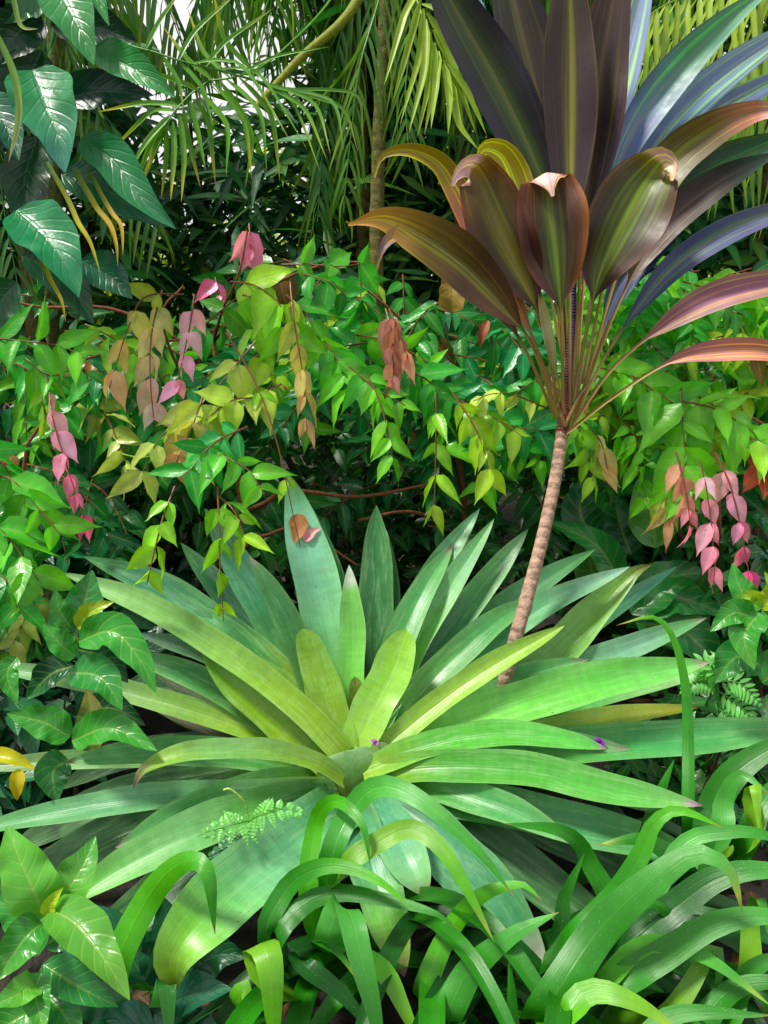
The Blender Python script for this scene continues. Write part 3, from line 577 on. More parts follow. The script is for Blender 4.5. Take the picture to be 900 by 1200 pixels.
broad_plant('large_leaf_climber', 'climber with big dark glossy leaves in the upper corner beside the palms', 'climber', kbase, DK,
    [([kbase, P(12, 600, DK + .2), P(18, 330, DK + .08), P(38, 240, DK + .05), P(52, 150, DK + .04), P(58, 40, DK + .03), P(66, -60, DK)], .009)],
    [([(60, -25, 0), (78, 5, -.04), (96, 40, -.07), (110, 76, -.08)], 64, g3, g3), ([(108, 58, 0), (140, 72, -.03), (172, 90, -.05), (206, 114, -.06)], 44, g3, g3),
     ([(38, 82, 0), (52, 120, -.05), (68, 160, -.08), (76, 202, -.09)], 80, S(48, 130, 78), S(70, 140, 120)), ([(70, 118, .03), (110, 108, .03), (180, 112, .02)], 50, S(22, 66, 46), S(28, 70, 56)),
     ([(95, 162, 0), (132, 188, -.03), (166, 232, -.06), (206, 268, -.07)], 50, S(34, 112, 60), S(34, 104, 66)), ([(72, 204, .03), (112, 218, .02), (150, 242, .0), (196, 266, 0)], 58, S(28, 100, 58), S(30, 98, 60)),
     ([(20, 246, 0), (48, 272, -.04), (74, 308, -.07), (92, 348, -.08)], 74, S(36, 124, 74), S(44, 130, 84)), ([(95, 305, .05), (130, 325, .05), (155, 350, .03)], 50, gb, gb),
     ([(-20, 110, .02), (5, 145, .0), (22, 188, -.02)], 50, gb, gb), ([(50, 20, .08), (20, 40, .06), (-20, 80, .05)], 60, g4 * .7, g4 * .7), ([(50, 60, .1), (20, 120, .1), (-5, 180, .1)], 70, g4 * .6, g4 * .6),
     ([(45, 160, .1), (30, 220, .08), (40, 290, .06)], 60, g4 * .7, g4 * .8), ([(20, 330, .05), (-5, 360, .05), (-20, 400, .05)], 50, g4, g4), ([(60, 30, .1), (110, 30, .12), (160, 50, .12)], 60, g4 * .6, g4 * .7),
     ([(25, 300, .1), (70, 320, .12), (110, 380, .12)], 60, g4 * .8, g4 * .8), ([(60, -10, .05), (25, 0, .04), (-10, 30, .04)], 60, g3 * .8, g3 * .8), ([(66, -40, -.02), (100, -30, -.04), (128, 30, -.06)], 30, g3, g3)], mat=M_DARK, wav=.03)
# dark broad leaves close to the soil, bottom left
lb = G(180, 1.62)
broad_plant('shade_plant', 'low plant with wide dark bluish leaves half hidden behind the seedling', 'shade plant', lb, 1.62,
    [([lb, lb + np.array([0, 0, .12]), lb + np.array([.02, .03, .2])], .01)],
    [([(180, 1190, .03), (225, 1165, .0), (272, 1160, -.02)], 60, gb, gb), ([(170, 1150, .04), (140, 1100, .06), (110, 1060, .08)], 60, g4, gb), ([(190, 1160, .06), (200, 1100, .08), (190, 1050, .1)], 70, gb, g4),
     ([(150, 1190, .0), (110, 1170, -.01), (60, 1180, -.02)], 60, g4, g4), ([(180, 1200, .0), (140, 1210, -.03), (110, 1240, -.04)], 60, gb, gb), ([(200, 1200, .0), (230, 1220, -.03), (250, 1260, -.04)], 60, g4, gb),
     ([(200, 1150, .08), (250, 1120, .12), (290, 1120, .12)], 60, g4, g4), ([(150, 1120, .1), (110, 1120, .1), (70, 1110, .1)], 60, g4, gb)], mat=M_DARK)

# right-hand plants
rb = G(888, 2.35)
broad_plant('toothed_shrub', 'young shrub with bright toothed leaves at the right edge under pink sprigs', 'young shrub', rb, 2.1,
    [([rb, P(900, 850, 2.15), P(893, 715, 2.1)], .006)],
    [([(890, 718, 0), (872, 745, -.04), (884, 785, -.06)], 40, g2 * 1.1, g1), ([(885, 725, 0), (860, 718, -.02), (832, 740, -.03)], 34, g2, g2), ([(893, 715, 0), (915, 740, -.02), (930, 770, -.03)], 40, g2, g2),
     ([(890, 715, 0), (868, 690, .02), (858, 660, .04)], 32, g2, g2), ([(893, 715, 0), (905, 690, -.02), (896, 670, -.02)], 24, g5, g5), ([(893, 780, .03), (862, 770, .02), (838, 800, .02)], 50, g3 * 1.2, g2),
     ([(893, 800, .05), (920, 780, .04), (950, 800, .04)], 50, g2, g2), ([(890, 715, .01), (880, 700, 0), (862, 706, 0)], 22, g5, g2)])
rb2 = G(845, 2.45)
r2 = thing('cut_leaf_fern', 'pale green feathery plant with finely cut leaves behind the bromeliad leaf tips', 'fern', rb2)
mb = MB(); tube(mb, [rb2, P(840, 880, 2.28), P(840, 790, 2.25)], .006, .003, g2, n=6); mb.build('stem', M_STEM, r2)
def frondlet(mb, pts, D, n, ln, w, c, droop=.15, rw=.002, taper=True, hint=None):
    p = spline(px(pts, D) if not isinstance(pts, np.ndarray) else pts, n + 2); t = nz(np.gradient(p, axis=0))
    tube(mb, list(p[::max(1, len(p) // 6)]) + [p[-1]], rw, rw * .5, c * .8, n=5, nl=12)
    pos, dr, nr, L = [], [], [], []
    for i in range(1, n + 1):
        h = nz(nz(CAM - p[i]) * .6 + UP * .6) if hint is None else hint
        s = nz(np.cross(t[i], h)); f = i / n
        k = math.sin(math.pi * min(1, .12 + .88 * f) ** .75) ** .7 if taper else 1
        for sg in (-1, 1):
            pos.append(p[i]); dr.append(nz(s * sg + t[i] * .55)); nr.append(h); L.append(ln * max(.15, k))
    leaf_batch(mb, np.array(pos), np.array(dr), np.array(nr) + rng.normal(0, .12, (len(pos), 3)), np.array(L), w, c * (1 + rng.uniform(-.2, .2, (len(pos), 1))), c * 1.1, droop=droop, fold=.1, prof='lance', nl=5)
for pts in [[(840, 800, 0), (825, 775, -.02), (808, 790, -.03)], [(840, 795, 0), (850, 770, 0), (868, 785, -.02)], [(840, 800, 0), (865, 800, -.03), (895, 830, -.05)], [(842, 810, 0), (870, 830, -.03), (890, 860, -.05)], [(840, 800, 0), (815, 800, -.02), (795, 815, -.02)], [(840, 800, 0), (835, 780, -.04), (845, 770, -.05)], [(842, 830, -.02), (865, 850, -.04), (880, 840, -.04)]]:
    mb = MB(); frondlet(mb, pts, 2.24, 9, .042, .012, S(120, 195, 105), droop=.2); mb.build('frond', M_SMALL, r2)
rb3 = G(1010, 3.0)
r3 = thing('blue_fern', 'bluish feathery fern frond poking in at the right edge', 'fern', rb3)
for pts in [[(935, 800, .1), (930, 680, 0), (908, 625, -.05), (880, 600, -.1)], [(940, 800, .1), (940, 690, 0), (915, 650, -.05), (880, 655, -.1)], [(940, 800, .1), (930, 720, 0), (905, 680, -.05), (880, 690, -.1)]]:
    mb = MB(); frondlet(mb, pts, 2.6, 20, .06, .012, S(70, 125, 120), droop=.1); mb.build('frond', M_SMALL, r3)
# little fern by the heart
fb = G(285, 1.92)
r4 = thing('small_fern', 'small lacy fern sprig lying over the front bromeliad leaves', 'fern', fb)
mb = MB(); tube(mb, [fb, P(290, 1040, 1.93), P(293, 1000, 1.88), P(292, 962, 1.82)], .002, .0015, S(90, 120, 50), n=5); mb.build('stem', M_STEM, r4)
def bipinnate(pts, D, n, ln, c):
    p = spline(px(pts, D), n + 2); t = nz(np.gradient(p, axis=0)); mb = MB()
    tube(mb, list(p[::3]) + [p[-1]], .0015, .0008, c * .8, n=5)
    for i in range(1, n + 1):
        h = nz(nz(CAM - p[i]) * .7 + UP * .5); s = nz(np.cross(t[i], h)); k = ln * (1 - .82 * (i / n) ** 1.3)
        for sg in (-1, 1):
            e = p[i] + nz(s * sg + t[i] * .35) * k - UP * k * .2
            frondlet(mb, np.array([p[i], (p[i] + e) / 2 + h * .003, e]), D, 6, .0086, .0055, c, droop=.1, rw=.0008, hint=h)
    mb.build('frond', M_SMALL, r4)
bipinnate([(292, 962, 0), (275, 966, -.05), (255, 970, -.04), (232, 980, -.04)], 1.80, 6, .062, S(130, 205, 110))
bipinnate([(292, 962, 0), (312, 952, -.05), (335, 948, -.04), (360, 955, -.04)], 1.80, 7, .058, S(135, 210, 115))
bipinnate([(290, 975, .01), (275, 990, .0), (258, 998, .0), (242, 1006, .0)], 1.80, 6, .054, S(70, 140, 90))
mb = MB(); tube(mb, px([(292, 962, 0), (286, 940, -.01), (270, 925, -.02), (262, 926, -.02)], 1.80), .0014, .0025, S(170, 200, 110), n=6); mb.build('fiddlehead', M_STEM, r4)
# paddle leaved plant
pb_ = G(770, 3.0)
broad_plant('paddle_plant', 'plant with one upright paddle shaped leaf in the shade behind the ti trunk', 'shade plant', pb_, 2.75,
    [([pb_, P(740, 700, 2.85), P(765, 640, 2.76)], .008)],
    [([(768, 642, 0), (766, 600, -.02), (770, 560, -.02), (768, 520, .0)], 62, S(82, 150, 66), S(92, 150, 70)), ([(740, 650, .05), (725, 610, .05), (720, 580, .06)], 56, g4, g3), ([(700, 640, .0), (680, 600, .0), (690, 555, .02)], 50, g4, S(40, 110, 80)),
     ([(730, 690, .0), (700, 640, -.04), (640, 610, -.06)], 40, g3, g3), ([(745, 720, 0), (790, 700, -.02), (850, 720, -.04)], 50, g3, g3), ([(740, 720, 0), (780, 680, 0), (830, 670, .0)], 56, g3, g4), ([(745, 730, 0), (800, 740, -.03), (850, 790, -.04)], 60, g3 * .9, g4), ([(700, 690, .02), (690, 650, 0), (700, 610, 0)], 44, S(84, 140, 60), g3)])

# ------------------------------------------------------------------ lilly pilly shrubs
def spray_data(path, n, L, c0, c1, droop=.5, wr=.46, jit=.12, start=.08, spread=.85, face=.7, rs=rng, single=False):
    """leaf pairs along a twig -> arrays for leaf_batch"""
    p = spline(path, 40); t = nz(np.gradient(p, axis=0)); out = [[], [], [], [], [], []]
    for i in range(n):
        f = start + (1 - start) * (i + .5) / n; k = min(39, int(f * 39))
        h = nz(nz(CAM - p[k]) * face + UP * .5 + rs.normal(0, .35, 3)); s = nz(np.cross(t[k], h))
        for sg in (-1, 1):
            if single and (i + sg) % 2: continue
            d = nz(s * sg * spread + t[k] * .55 + np.array([0, 0, -1]) * droop + rs.normal(0, .2, 3))
            c = c0 + (c1 - c0) * f; m = (1 + rs.uniform(-jit, jit) * 2)
            out[0].append(p[k] + rs.normal(0, .002, 3)); out[1].append(d); out[2].append(nz(h + rs.normal(0, .3, 3)))
            out[3].append(L * rs.uniform(.6, 1.2) * (1 - .25 * f)); out[4].append(c * m * (1 + rs.uniform(-.06, .06, 3))); out[5].append(c * m)
    return out
def emit(mb, o, wr=.46, droop=.22, prof='acum', nl=8, fold=.25):
    L = np.array(o[3]); leaf_batch(mb, np.array(o[0]), np.array(o[1]), np.array(o[2]), L, L * wr * rng.uniform(.85, 1.15, len(L)), np.array(o[4]), np.array(o[5]), droop=rng.uniform(.0, droop * 2, len(L)), fold=rng.uniform(.1, .6, len(L)), prof=prof, nl=nl, nw=5, wav=.05)

TW = S(135, 85, 60); TWG = S(110, 120, 60)
LG = S(128, 212, 72); YG = S(176, 218, 78); YY = S(208, 232, 115); MG = S(70, 172, 70); DG = S(40, 120, 58); PKL = S(252, 190, 204, 1.2); PK = S(250, 138, 176, 1.2); MAG = S(236, 86, 155, 1.2); PEA = S(240, 180, 145, 1); OLV = S(200, 218, 118, 1); BG = S(50, 150, 90); SAL = S(232, 120, 110)

def shrub(label, base, limbs, sprays, fill, seed, D=2.75):
    rs = np.random.default_rng(seed)
    root = thing('lilly_pilly', label, 'shrub', base, 'lilly pilly shrubs behind the bromeliad')
    for pts, r0, r1 in limbs:
        mb = MB(); tube(mb, pts, r0, r1, S(105, 68, 48), n=9, nl=24, ring=.05, rings=9, col1=TW); mb.build('branch', M_BARK, root)
    for (pts, n, Lp, c0, c1, kw) in sprays:
        kw = dict(kw); lab = kw.pop('label', None); wr = kw.pop('wr', .46); d = kw.pop('d', D)
        w = px(pts, d); mb = MB(); tube(mb, w, .0028, .0012, kw.pop('tw', TW), n=5, nl=18)
        emit(mb, spray_data(w, n, Lp * (1.05 if lab else 1.15) / F * d, c0, c1, rs=rs, **kw), wr)
        o = mb.build('leaf_spray', M_SMALL, root)
        if lab: o['label'] = lab
    # the body of the shrub
    mb = MB(); tmb = MB()
    for (x0, x1, y0, y1, d0, d1, num, Lp, pal) in fill:
        for i in range(num):
            x, y, d = rs.uniform(x0, x1), rs.uniform(y0, y1), rs.uniform(d0, d1)
            a = rs.uniform(0, 6.28); ln = rs.uniform(60, 120)
            dx, dy = math.cos(a) * ln, abs(math.sin(a)) * ln * .6 + 25
            w = [P(x, y, d), P(x + dx * .5, y + dy * .25, d - .06), P(x + dx, y + dy, d - .12)]
            tube(tmb, w, .0028, .0012, TW * .8, n=4, nl=8)
            c = pal[rs.integers(0, len(pal))]
            if rs.random() < .05: c = [YG, OLV * .8, S(150, 110, 60)][rs.integers(0, 3)]
            emit(mb, spray_data(w, rs.integers(4, 8), Lp / F * d, c * .9, c * 1.1, droop=rs.uniform(.1, .7), rs=rs), .44)
    if fill:
        mb.build('foliage', M_SMALL, root); tmb.build('twigs', M_BARK, root, kind='stuff')
    return root

b1 = G(285, 3.1)
L1 = [([b1, P(287, 640, 2.95), P(280, 560, 2.9), P(262, 470, 2.88), P(250, 400, 2.86)], .02, .008), ([P(285, 600, 2.92), P(310, 590, 2.8), P(340, 575, 2.75), P(420, 582, 2.72), P(500, 568, 2.7)], .009, .004),
      ([P(286, 630, 2.94), P(310, 628, 2.7), P(350, 620, 2.62), P(418, 662, 2.6)], .007, .003), ([P(262, 470, 2.88), P(210, 400, 2.8), P(130, 362, 2.75), P(50, 360, 2.72), P(-20, 345, 2.7)], .008, .003),
      ([P(250, 400, 2.86), P(300, 345, 2.75), P(380, 310, 2.7), P(440, 308, 2.68)], .007, .003), ([P(210, 400, 2.8), P(170, 400, 2.72), P(110, 418, 2.7), P(60, 430, 2.68)], .006, .003),
      ([P(262, 470, 2.88), P(215, 440, 2.75), P(190, 370, 2.62), P(215, 335, 2.6)], .006, .003), ([P(250, 400, 2.86), P(262, 360, 2.7), P(280, 320, 2.62), P(290, 270, 2.6)], .005, .003)]
b1b = G(20, 2.9)
L1 += [([b1b + np.array([.0, 0, 0]), P(25, 640, 2.6), P(28, 560, 2.45), P(32, 520, 2.42), P(60, 485, 2.4)], .012, .004), ([P(28, 560, 2.45), P(-10, 535, 2.42), P(-40, 530, 2.4)], .006, .004)]
S1 = [
    ([(55, 440, 0), (62, 490, -.05), (78, 545, -.08), (102, 618, -.1)], 7, 42, PKL, MAG, dict(droop=.9, spread=.5, wr=.52, label='hanging sprig of pink new leaves', d=2.35)),
    ([(215, 345, 0), (170, 348, -.05), (150, 385, -.08), (128, 455, -.1)], 4, 50, YG, PEA, dict(droop=.8, spread=.6, d=2.4, label='sprig of olive and peach leaves')),
    ([(190, 340, 0), (178, 390, -.06), (176, 440, -.08), (180, 490, -.08)], 5, 50, OLV, PKL, dict(droop=.9, spread=.5, d=2.4, label='sprig of olive and peach leaves')),
    ([(228, 345, 0), (222, 385, -.05), (212, 430, -.08), (205, 462, -.08)], 4, 50, PKL, PK, dict(droop=.8, spread=.6, d=2.38, label='sprig of bright pink leaves', wr=.5)),
    ([(292, 262, 0), (293, 276, -.02), (295, 300, -.03)], 2, 40, PK, PK, dict(droop=.9, spread=.7, wr=.6, label='pair of pink leaves')),
    ([(252, 325, 0), (256, 340, -.02), (262, 352, -.03)], 2, 34, MAG, PK, dict(droop=.5, spread=.8, wr=.5, label='pair of magenta leaves')),
    ([(270, 330, 0), (300, 335, -.05), (330, 360, -.08), (335, 400, -.1)], 4, 58, YG, LG, dict(droop=.6, wr=.5, d=2.5)),
    ([(340, 330, 0), (345, 380, -.06), (355, 440, -.08), (360, 505, -.08)], 6, 46, YG, PEA, dict(droop=1.0, spread=.4, wr=.4, d=2.45, label='sprig fading from green to peach')),
    ([(300, 400, 0), (240, 470, -.05), (190, 510, -.1), (160, 570, -.12)], 6, 54, YY, OLV, dict(droop=.7, wr=.5, d=2.35, label='sprig of pale yellow leaves')),
    ([(330, 450, 0), (300, 465, -.05), (270, 470, -.08), (230, 500, -.1)], 5, 52, YY, YG, dict(droop=.5, wr=.5, d=2.36, label='sprig of pale yellow leaves')),
    ([(240, 460, 0), (225, 500, -.05), (205, 545, -.08)], 4, 56, YG, PEA, dict(droop=.8, wr=.55, d=2.3)),
    ([(215, 520, 0), (250, 530, -.06), (290, 550, -.1), (310, 580, -.12)], 6, 52, MG, LG, dict(droop=.35, wr=.42, d=2.2, spread=1.)),
    ([(290, 500, 0), (250, 520, -.05), (215, 560, -.1)], 5, 52, BG, MG, dict(droop=.4, wr=.4, d=2.2, spread=1.)),
    ([(205, 570, 0), (190, 610, -.05), (180, 650, -.08), (172, 685, -.08)], 4, 44, LG, YG, dict(droop=.6, d=2.15, wr=.5)),
    ([(255, 570, 0), (257, 620, -.04), (258, 670, -.05), (262, 728, -.05)], 4, 44, LG, YG, dict(droop=.5, d=2.1, wr=.42)),
    ([(255, 580, 0), (275, 600, -.04), (290, 640, -.06)], 3, 48, LG, YG, dict(droop=.5, d=2.12, wr=.4)),
    ([(265, 390, 0), (300, 450, -.06), (325, 520, -.1), (345, 610, -.12), (352, 640, -.12)], 5, 34, LG, YG, dict(droop=.7, d=2.35, wr=.4, single=True)),
    ([(240, 380, 0), (290, 345, -.04), (300, 400, -.06), (318, 440, -.08)], 4, 56, MG, YG, dict(droop=.7, d=2.5, wr=.5)),
    ([(330, 310, 0), (365, 310, -.03), (400, 312, -.05), (440, 306, -.06)], 3, 52, LG, MG, dict(droop=-.1, d=2.55, wr=.52, spread=1.)),
    ([(350, 320, 0), (385, 330, -.03), (410, 350, -.05)], 3, 50, MG, MG, dict(droop=.6, d=2.53, wr=.5)),
    ([(335, 345, 0), (360, 370, -.03), (378, 410, -.05)], 3, 50, MG, LG, dict(droop=.6, d=2.5, wr=.5)),
    ([(-20, 395, 0), (30, 400, -.04), (70, 405, -.06), (100, 420, -.08)], 5, 56, MG, LG, dict(droop=.35, d=2.4, wr=.4)),
    ([(30, 420, 0), (60, 440, -.04), (95, 430, -.06), (105, 450, -.08)], 4, 56, LG, MG, dict(droop=.6, d=2.4, wr=.42)),
    ([(-20, 560, 0), (10, 560, -.04), (40, 590, -.06), (70, 625, -.08)], 5, 62, MG, LG, dict(droop=.4, d=2.2, wr=.5)),
    ([(-30, 610, 0), (0, 620, -.04), (25, 650, -.06), (45, 680, -.08)], 5, 62, MG, LG, dict(droop=.5, d=2.15, wr=.52)),
    ([(-30, 660, 0), (-5, 670, -.04), (15, 690, -.06), (25, 720, -.08)], 4, 58, MG, MG, dict(droop=.5, d=2.1, wr=.5)),
    ([(-30, 520, 0), (0, 540, -.04), (20, 570, -.06)], 4, 58, MG, MG, dict(droop=.5, d=2.25, wr=.5)),
    ([(100, 380, 0), (130, 395, -.04), (165, 420, -.08)], 4, 50, YG, LG, dict(droop=.6, d=2.45, wr=.42)),
    ([(60, 430, 0), (50, 470, -.04), (60, 500, -.05)], 4, 44, LG, YG, dict(droop=.8, d=2.4, wr=.42)),
]
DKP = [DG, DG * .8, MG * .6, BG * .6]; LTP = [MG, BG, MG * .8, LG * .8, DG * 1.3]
shrub('lilly pilly at the left with pink, peach and yellow hanging new growth', b1, L1, S1,
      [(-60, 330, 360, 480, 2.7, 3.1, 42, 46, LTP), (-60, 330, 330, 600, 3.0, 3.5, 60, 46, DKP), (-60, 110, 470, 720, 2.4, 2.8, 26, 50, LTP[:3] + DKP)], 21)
b2 = G(545, 3.3)
L2 = [([b2, P(545, 620, 3.1), P(535, 520, 3.0), P(520, 430, 2.95)], .018, .008), ([P(535, 520, 3.0), P(500, 420, 2.8), P(465, 370, 2.7), P(430, 340, 2.68)], .007, .003), ([P(535, 520, 3.0), P(570, 480, 2.8), P(600, 455, 2.7), P(650, 470, 2.6)], .006, .003), ([P(520, 430, 2.95), P(510, 440, 2.7), P(512, 480, 2.5), P(510, 500, 2.5)], .005, .003), ([P(545, 620, 3.1), P(480, 600, 2.9), P(420, 610, 2.8)], .008, .004)]
S2 = [
    ([(452, 362, 0), (458, 385, -.03), (460, 415, -.04), (462, 450, -.04)], 5, 50, S(205, 150, 130), S(222, 150, 148), dict(droop=1.4, spread=.5, wr=.42, d=2.4, label='limp withered pink and tan leaves')),
    ([(456, 362, 0), (468, 390, -.03), (478, 420, -.04)], 4, 46, S(200, 140, 122), S(225, 155, 130), dict(droop=1.4, spread=.6, wr=.42, d=2.38, label='limp withered pink and tan leaves')),
    ([(511, 460, 0), (511, 500, -.03), (510, 560, -.04), (508, 612, -.04)], 4, 46, LG, YG, dict(droop=.6, spread=.6, wr=.36, d=2.4)),
    ([(640, 478, 0), (600, 462, -.03), (575, 462, -.05), (555, 470, -.06)], 4, 40, YY, YY, dict(droop=.8, spread=.6, d=2.4, wr=.46, label='sprig of pale yellow leaves')),
    ([(530, 460, 0), (550, 490, -.03), (565, 520, -.05), (575, 560, -.06)], 5, 46, YG, YG, dict(droop=.8, spread=.6, d=2.35, wr=.42)),
    ([(540, 470, 0), (580, 490, -.03), (610, 510, -.05)], 4, 48, MG, YG, dict(droop=.5, d=2.4, wr=.42)),
    ([(430, 440, 0), (445, 470, -.03), (455, 510, -.05), (460, 545, -.06)], 5, 50, LG, LG, dict(droop=.6, d=2.35, wr=.44)),
    ([(410, 430, 0), (440, 455, -.03), (475, 475, -.05)], 5, 50, MG, LG, dict(droop=.4, d=2.4, wr=.42)),
    ([(470, 430, 0), (500, 445, -.03), (530, 470, -.05)], 5, 50, MG, MG, dict(droop=.4, d=2.45, wr=.42)),
    ([(380, 400, 0), (400, 430, -.03), (410, 465, -.05)], 4, 50, MG, LG, dict(droop=.6, d=2.45, wr=.44)),
    ([(560, 490, 0), (600, 500, -.04), (640, 505, -.06)], 4, 50, MG, BG, dict(droop=.5, d=2.5, wr=.44)),
]
shrub('lilly pilly in the middle with a limp withered pink sprig among green leaves', b2, L2, S2,
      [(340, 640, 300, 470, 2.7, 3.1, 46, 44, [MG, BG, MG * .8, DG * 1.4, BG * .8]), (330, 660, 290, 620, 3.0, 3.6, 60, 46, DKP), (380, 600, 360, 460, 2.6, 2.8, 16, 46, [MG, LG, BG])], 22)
b3 = G(840, 3.2)
L3 = [([b3, P(840, 640, 3.0), P(830, 520, 2.9), P(810, 420, 2.85)], .018, .008), ([P(830, 520, 2.9), P(800, 470, 2.6), P(800, 500, 2.5), P(804, 540, 2.45)], .006, .003), ([P(810, 420, 2.85), P(760, 420, 2.7), P(700, 460, 2.6), P(680, 500, 2.55)], .006, .003), ([P(830, 520, 2.9), P(870, 490, 2.7), P(900, 500, 2.5), P(930, 520, 2.45)], .006, .003)]
S3 = [
    ([(798, 455, 0), (800, 490, -.03), (803, 540, -.05), (806, 585, -.05)], 5, 62, LG, LG, dict(droop=.5, wr=.46, d=2.35)),
    ([(740, 440, 0), (770, 460, -.03), (800, 480, -.05)], 4, 56, LG, MG, dict(droop=.5, wr=.46, d=2.4)),
    ([(800, 470, 0), (840, 480, -.04), (880, 505, -.06), (905, 530, -.07)], 5, 62, LG, LG, dict(droop=.5, wr=.48, d=2.35)),
    ([(860, 500, 0), (890, 520, -.04), (920, 550, -.06)], 4, 60, LG, YG, dict(droop=.6, wr=.46, d=2.3)),
    ([(792, 530, 0), (800, 560, -.03), (806, 590, -.04), (810, 625, -.04)], 5, 42, PEA, PK, dict(droop=1.2, spread=.45, wr=.42, d=2.3, label='hanging sprig of peach pink new leaves')),
    ([(820, 540, 0), (828, 575, -.03), (834, 620, -.04), (838, 680, -.04)], 5, 40, PKL, PK, dict(droop=1.1, spread=.45, wr=.5, d=2.25, label='hanging sprig of pink new leaves')),
    ([(838, 530, 0), (856, 570, -.03), (868, 620, -.04), (880, 685, -.04)], 5, 40, PKL, MAG, dict(droop=1.1, spread=.45, wr=.5, d=2.25, label='hanging sprig of pink new leaves')),
    ([(885, 520, 0), (890, 540, -.03), (896, 565, -.04)], 3, 46, SAL, SAL, dict(droop=1., spread=.5, wr=.55, d=2.3, label='sprig of salmon pink leaves')),
    ([(660, 480, 0), (680, 505, -.03), (690, 540, -.04), (695, 570, -.04)], 5, 44, LG, YG, dict(droop=.7, wr=.44, d=2.45)),
    ([(690, 500, 0), (705, 520, -.03), (712, 550, -.04)], 3, 52, OLV, PEA, dict(droop=1., spread=.45, wr=.42, d=2.4, label='sprig of tan leaves')),
    ([(700, 430, 0), (730, 440, -.03), (755, 470, -.05)], 5, 50, LG, LG, dict(droop=.4, wr=.44, d=2.45)),
    ([(640, 440, 0), (660, 470, -.03), (665, 500, -.04)], 4, 46, YG, LG, dict(droop=.6, wr=.44, d=2.5)),
    ([(800, 330, 0), (830, 340, -.03), (870, 370, -.05)], 5, 46, LG, MG, dict(droop=.4, wr=.44, d=2.6)),
    ([(780, 560, 0), (782, 590, -.03), (785, 615, -.04)], 4, 40, YG, PEA, dict(droop=1., spread=.4, wr=.38, d=2.35)),
]
shrub('lilly pilly at the right with hanging pink sprigs above the toothed shrub', b3, L3, S3,
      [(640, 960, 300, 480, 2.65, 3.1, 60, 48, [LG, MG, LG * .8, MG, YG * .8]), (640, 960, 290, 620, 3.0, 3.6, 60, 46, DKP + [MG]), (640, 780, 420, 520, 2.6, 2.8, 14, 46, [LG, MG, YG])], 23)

# ------------------------------------------------------------------ palms
def palm_frond(root, pts, D, n, ln, w, c0, c1, droop=.6, sides=(-1, 1), seed=0, hang=.5, rw=.006, label=None):
    rs = np.random.default_rng(seed)
    p = spline(px(pts, D) if D else pts, n + 2); t = nz(np.gradient(p, axis=0)); mb = MB()
    tube(mb, list(p[::max(1, n // 7)]) + [p[-1]], rw, rw * .35, c0 * .8, n=6, nl=24)
    pos, dr, nr, L = [], [], [], []
    for i in range(2, n + 1):
        h = nz(UP + nz(CAM - p[i]) * .4); s = nz(np.cross(t[i], h)); f = i / n
        k = (math.sin(math.pi * (.18 + .72 * f))) ** .6
        for sg in sides:
            pos.append(p[i]); dr.append(nz(s * sg * .8 + t[i] * .65 - UP * hang + rs.normal(0, .07, 3))); nr.append(nz(h + rs.normal(0, .25, 3))); L.append(ln * k * rs.uniform(.88, 1.08))
    N = len(pos); m = 1 + rs.uniform(-.2, .2, (N, 1)); tip = np.where(rs.random((N, 1)) < .5, c1, c1 * .8 + S(190, 170, 60) * .3)
    leaf_batch(mb, np.array(pos), np.array(dr), np.array(nr), np.array(L), w, c0 * m, tip * m, droop=droop * rs.uniform(.6, 1.3, N), fold=.35, prof='linear', nl=10)
    o = mb.build('frond', M_PALM, root)
    if label: o['label'] = label
PDG = S(88, 142, 52); PD = S(58, 112, 50); PY = S(165, 195, 80); PYT = S(185, 185, 60); PG = S(92, 140, 52)
pa = G(440, 4.0)
rp = thing('palm', 'slender palm with a brown trunk and drooping yellow tipped fronds, middle of the back', 'palm', pa, 'palms at the back of the bed')
mb = MB(); tube(mb, [pa, P(440, 400, 3.9), P(443, 200, 3.85), P(450, 50, 3.8), P(462, -160, 3.7)], .036, .026, S(96, 92, 50), n=12, nl=60, ring=.08, rings=26); mb.build('trunk', M_RING, rp)
for i, (pts, n, ln, w, c0, c1, dp, hg, sd) in enumerate([
    ([(462, -160, 0), (430, -40, .1), (400, 40, .2), (380, 160, .3), (372, 260, .3)], 26, .45, .03, PD * 1.3, PDG, .4, 1.2, 3),
    ([(462, -160, 0), (450, -20, -.2), (425, 60, -.3), (410, 170, -.3), (402, 250, -.3)], 22, .34, .024, PDG, PDG, .4, 1.2, 4),
    ([(462, -160, 0), (500, 0, .2), (540, 90, .3), (560, 200, .3)], 22, .42, .03, PD, PDG, .4, 1.1, 5),
    ([(462, -160, 0), (480, 20, -.1), (475, 110, -.15), (480, 190, -.2)], 20, .32, .026, PDG * 1.2, PG, .3, 1.2, 6),
]): palm_frond(rp, pts, 3.7, n, ln, w, c0, c1, droop=dp, seed=sd, hang=hg)
mb = MB(); tube(mb, [P(300, 125, 3.3), P(350, 70, 3.4), P(422, -5, 3.5), P(462, -160, 3.7)], .012, .03, S(120, 130, 45), n=8); mb.build('frond_stalk', M_STEM, rp)
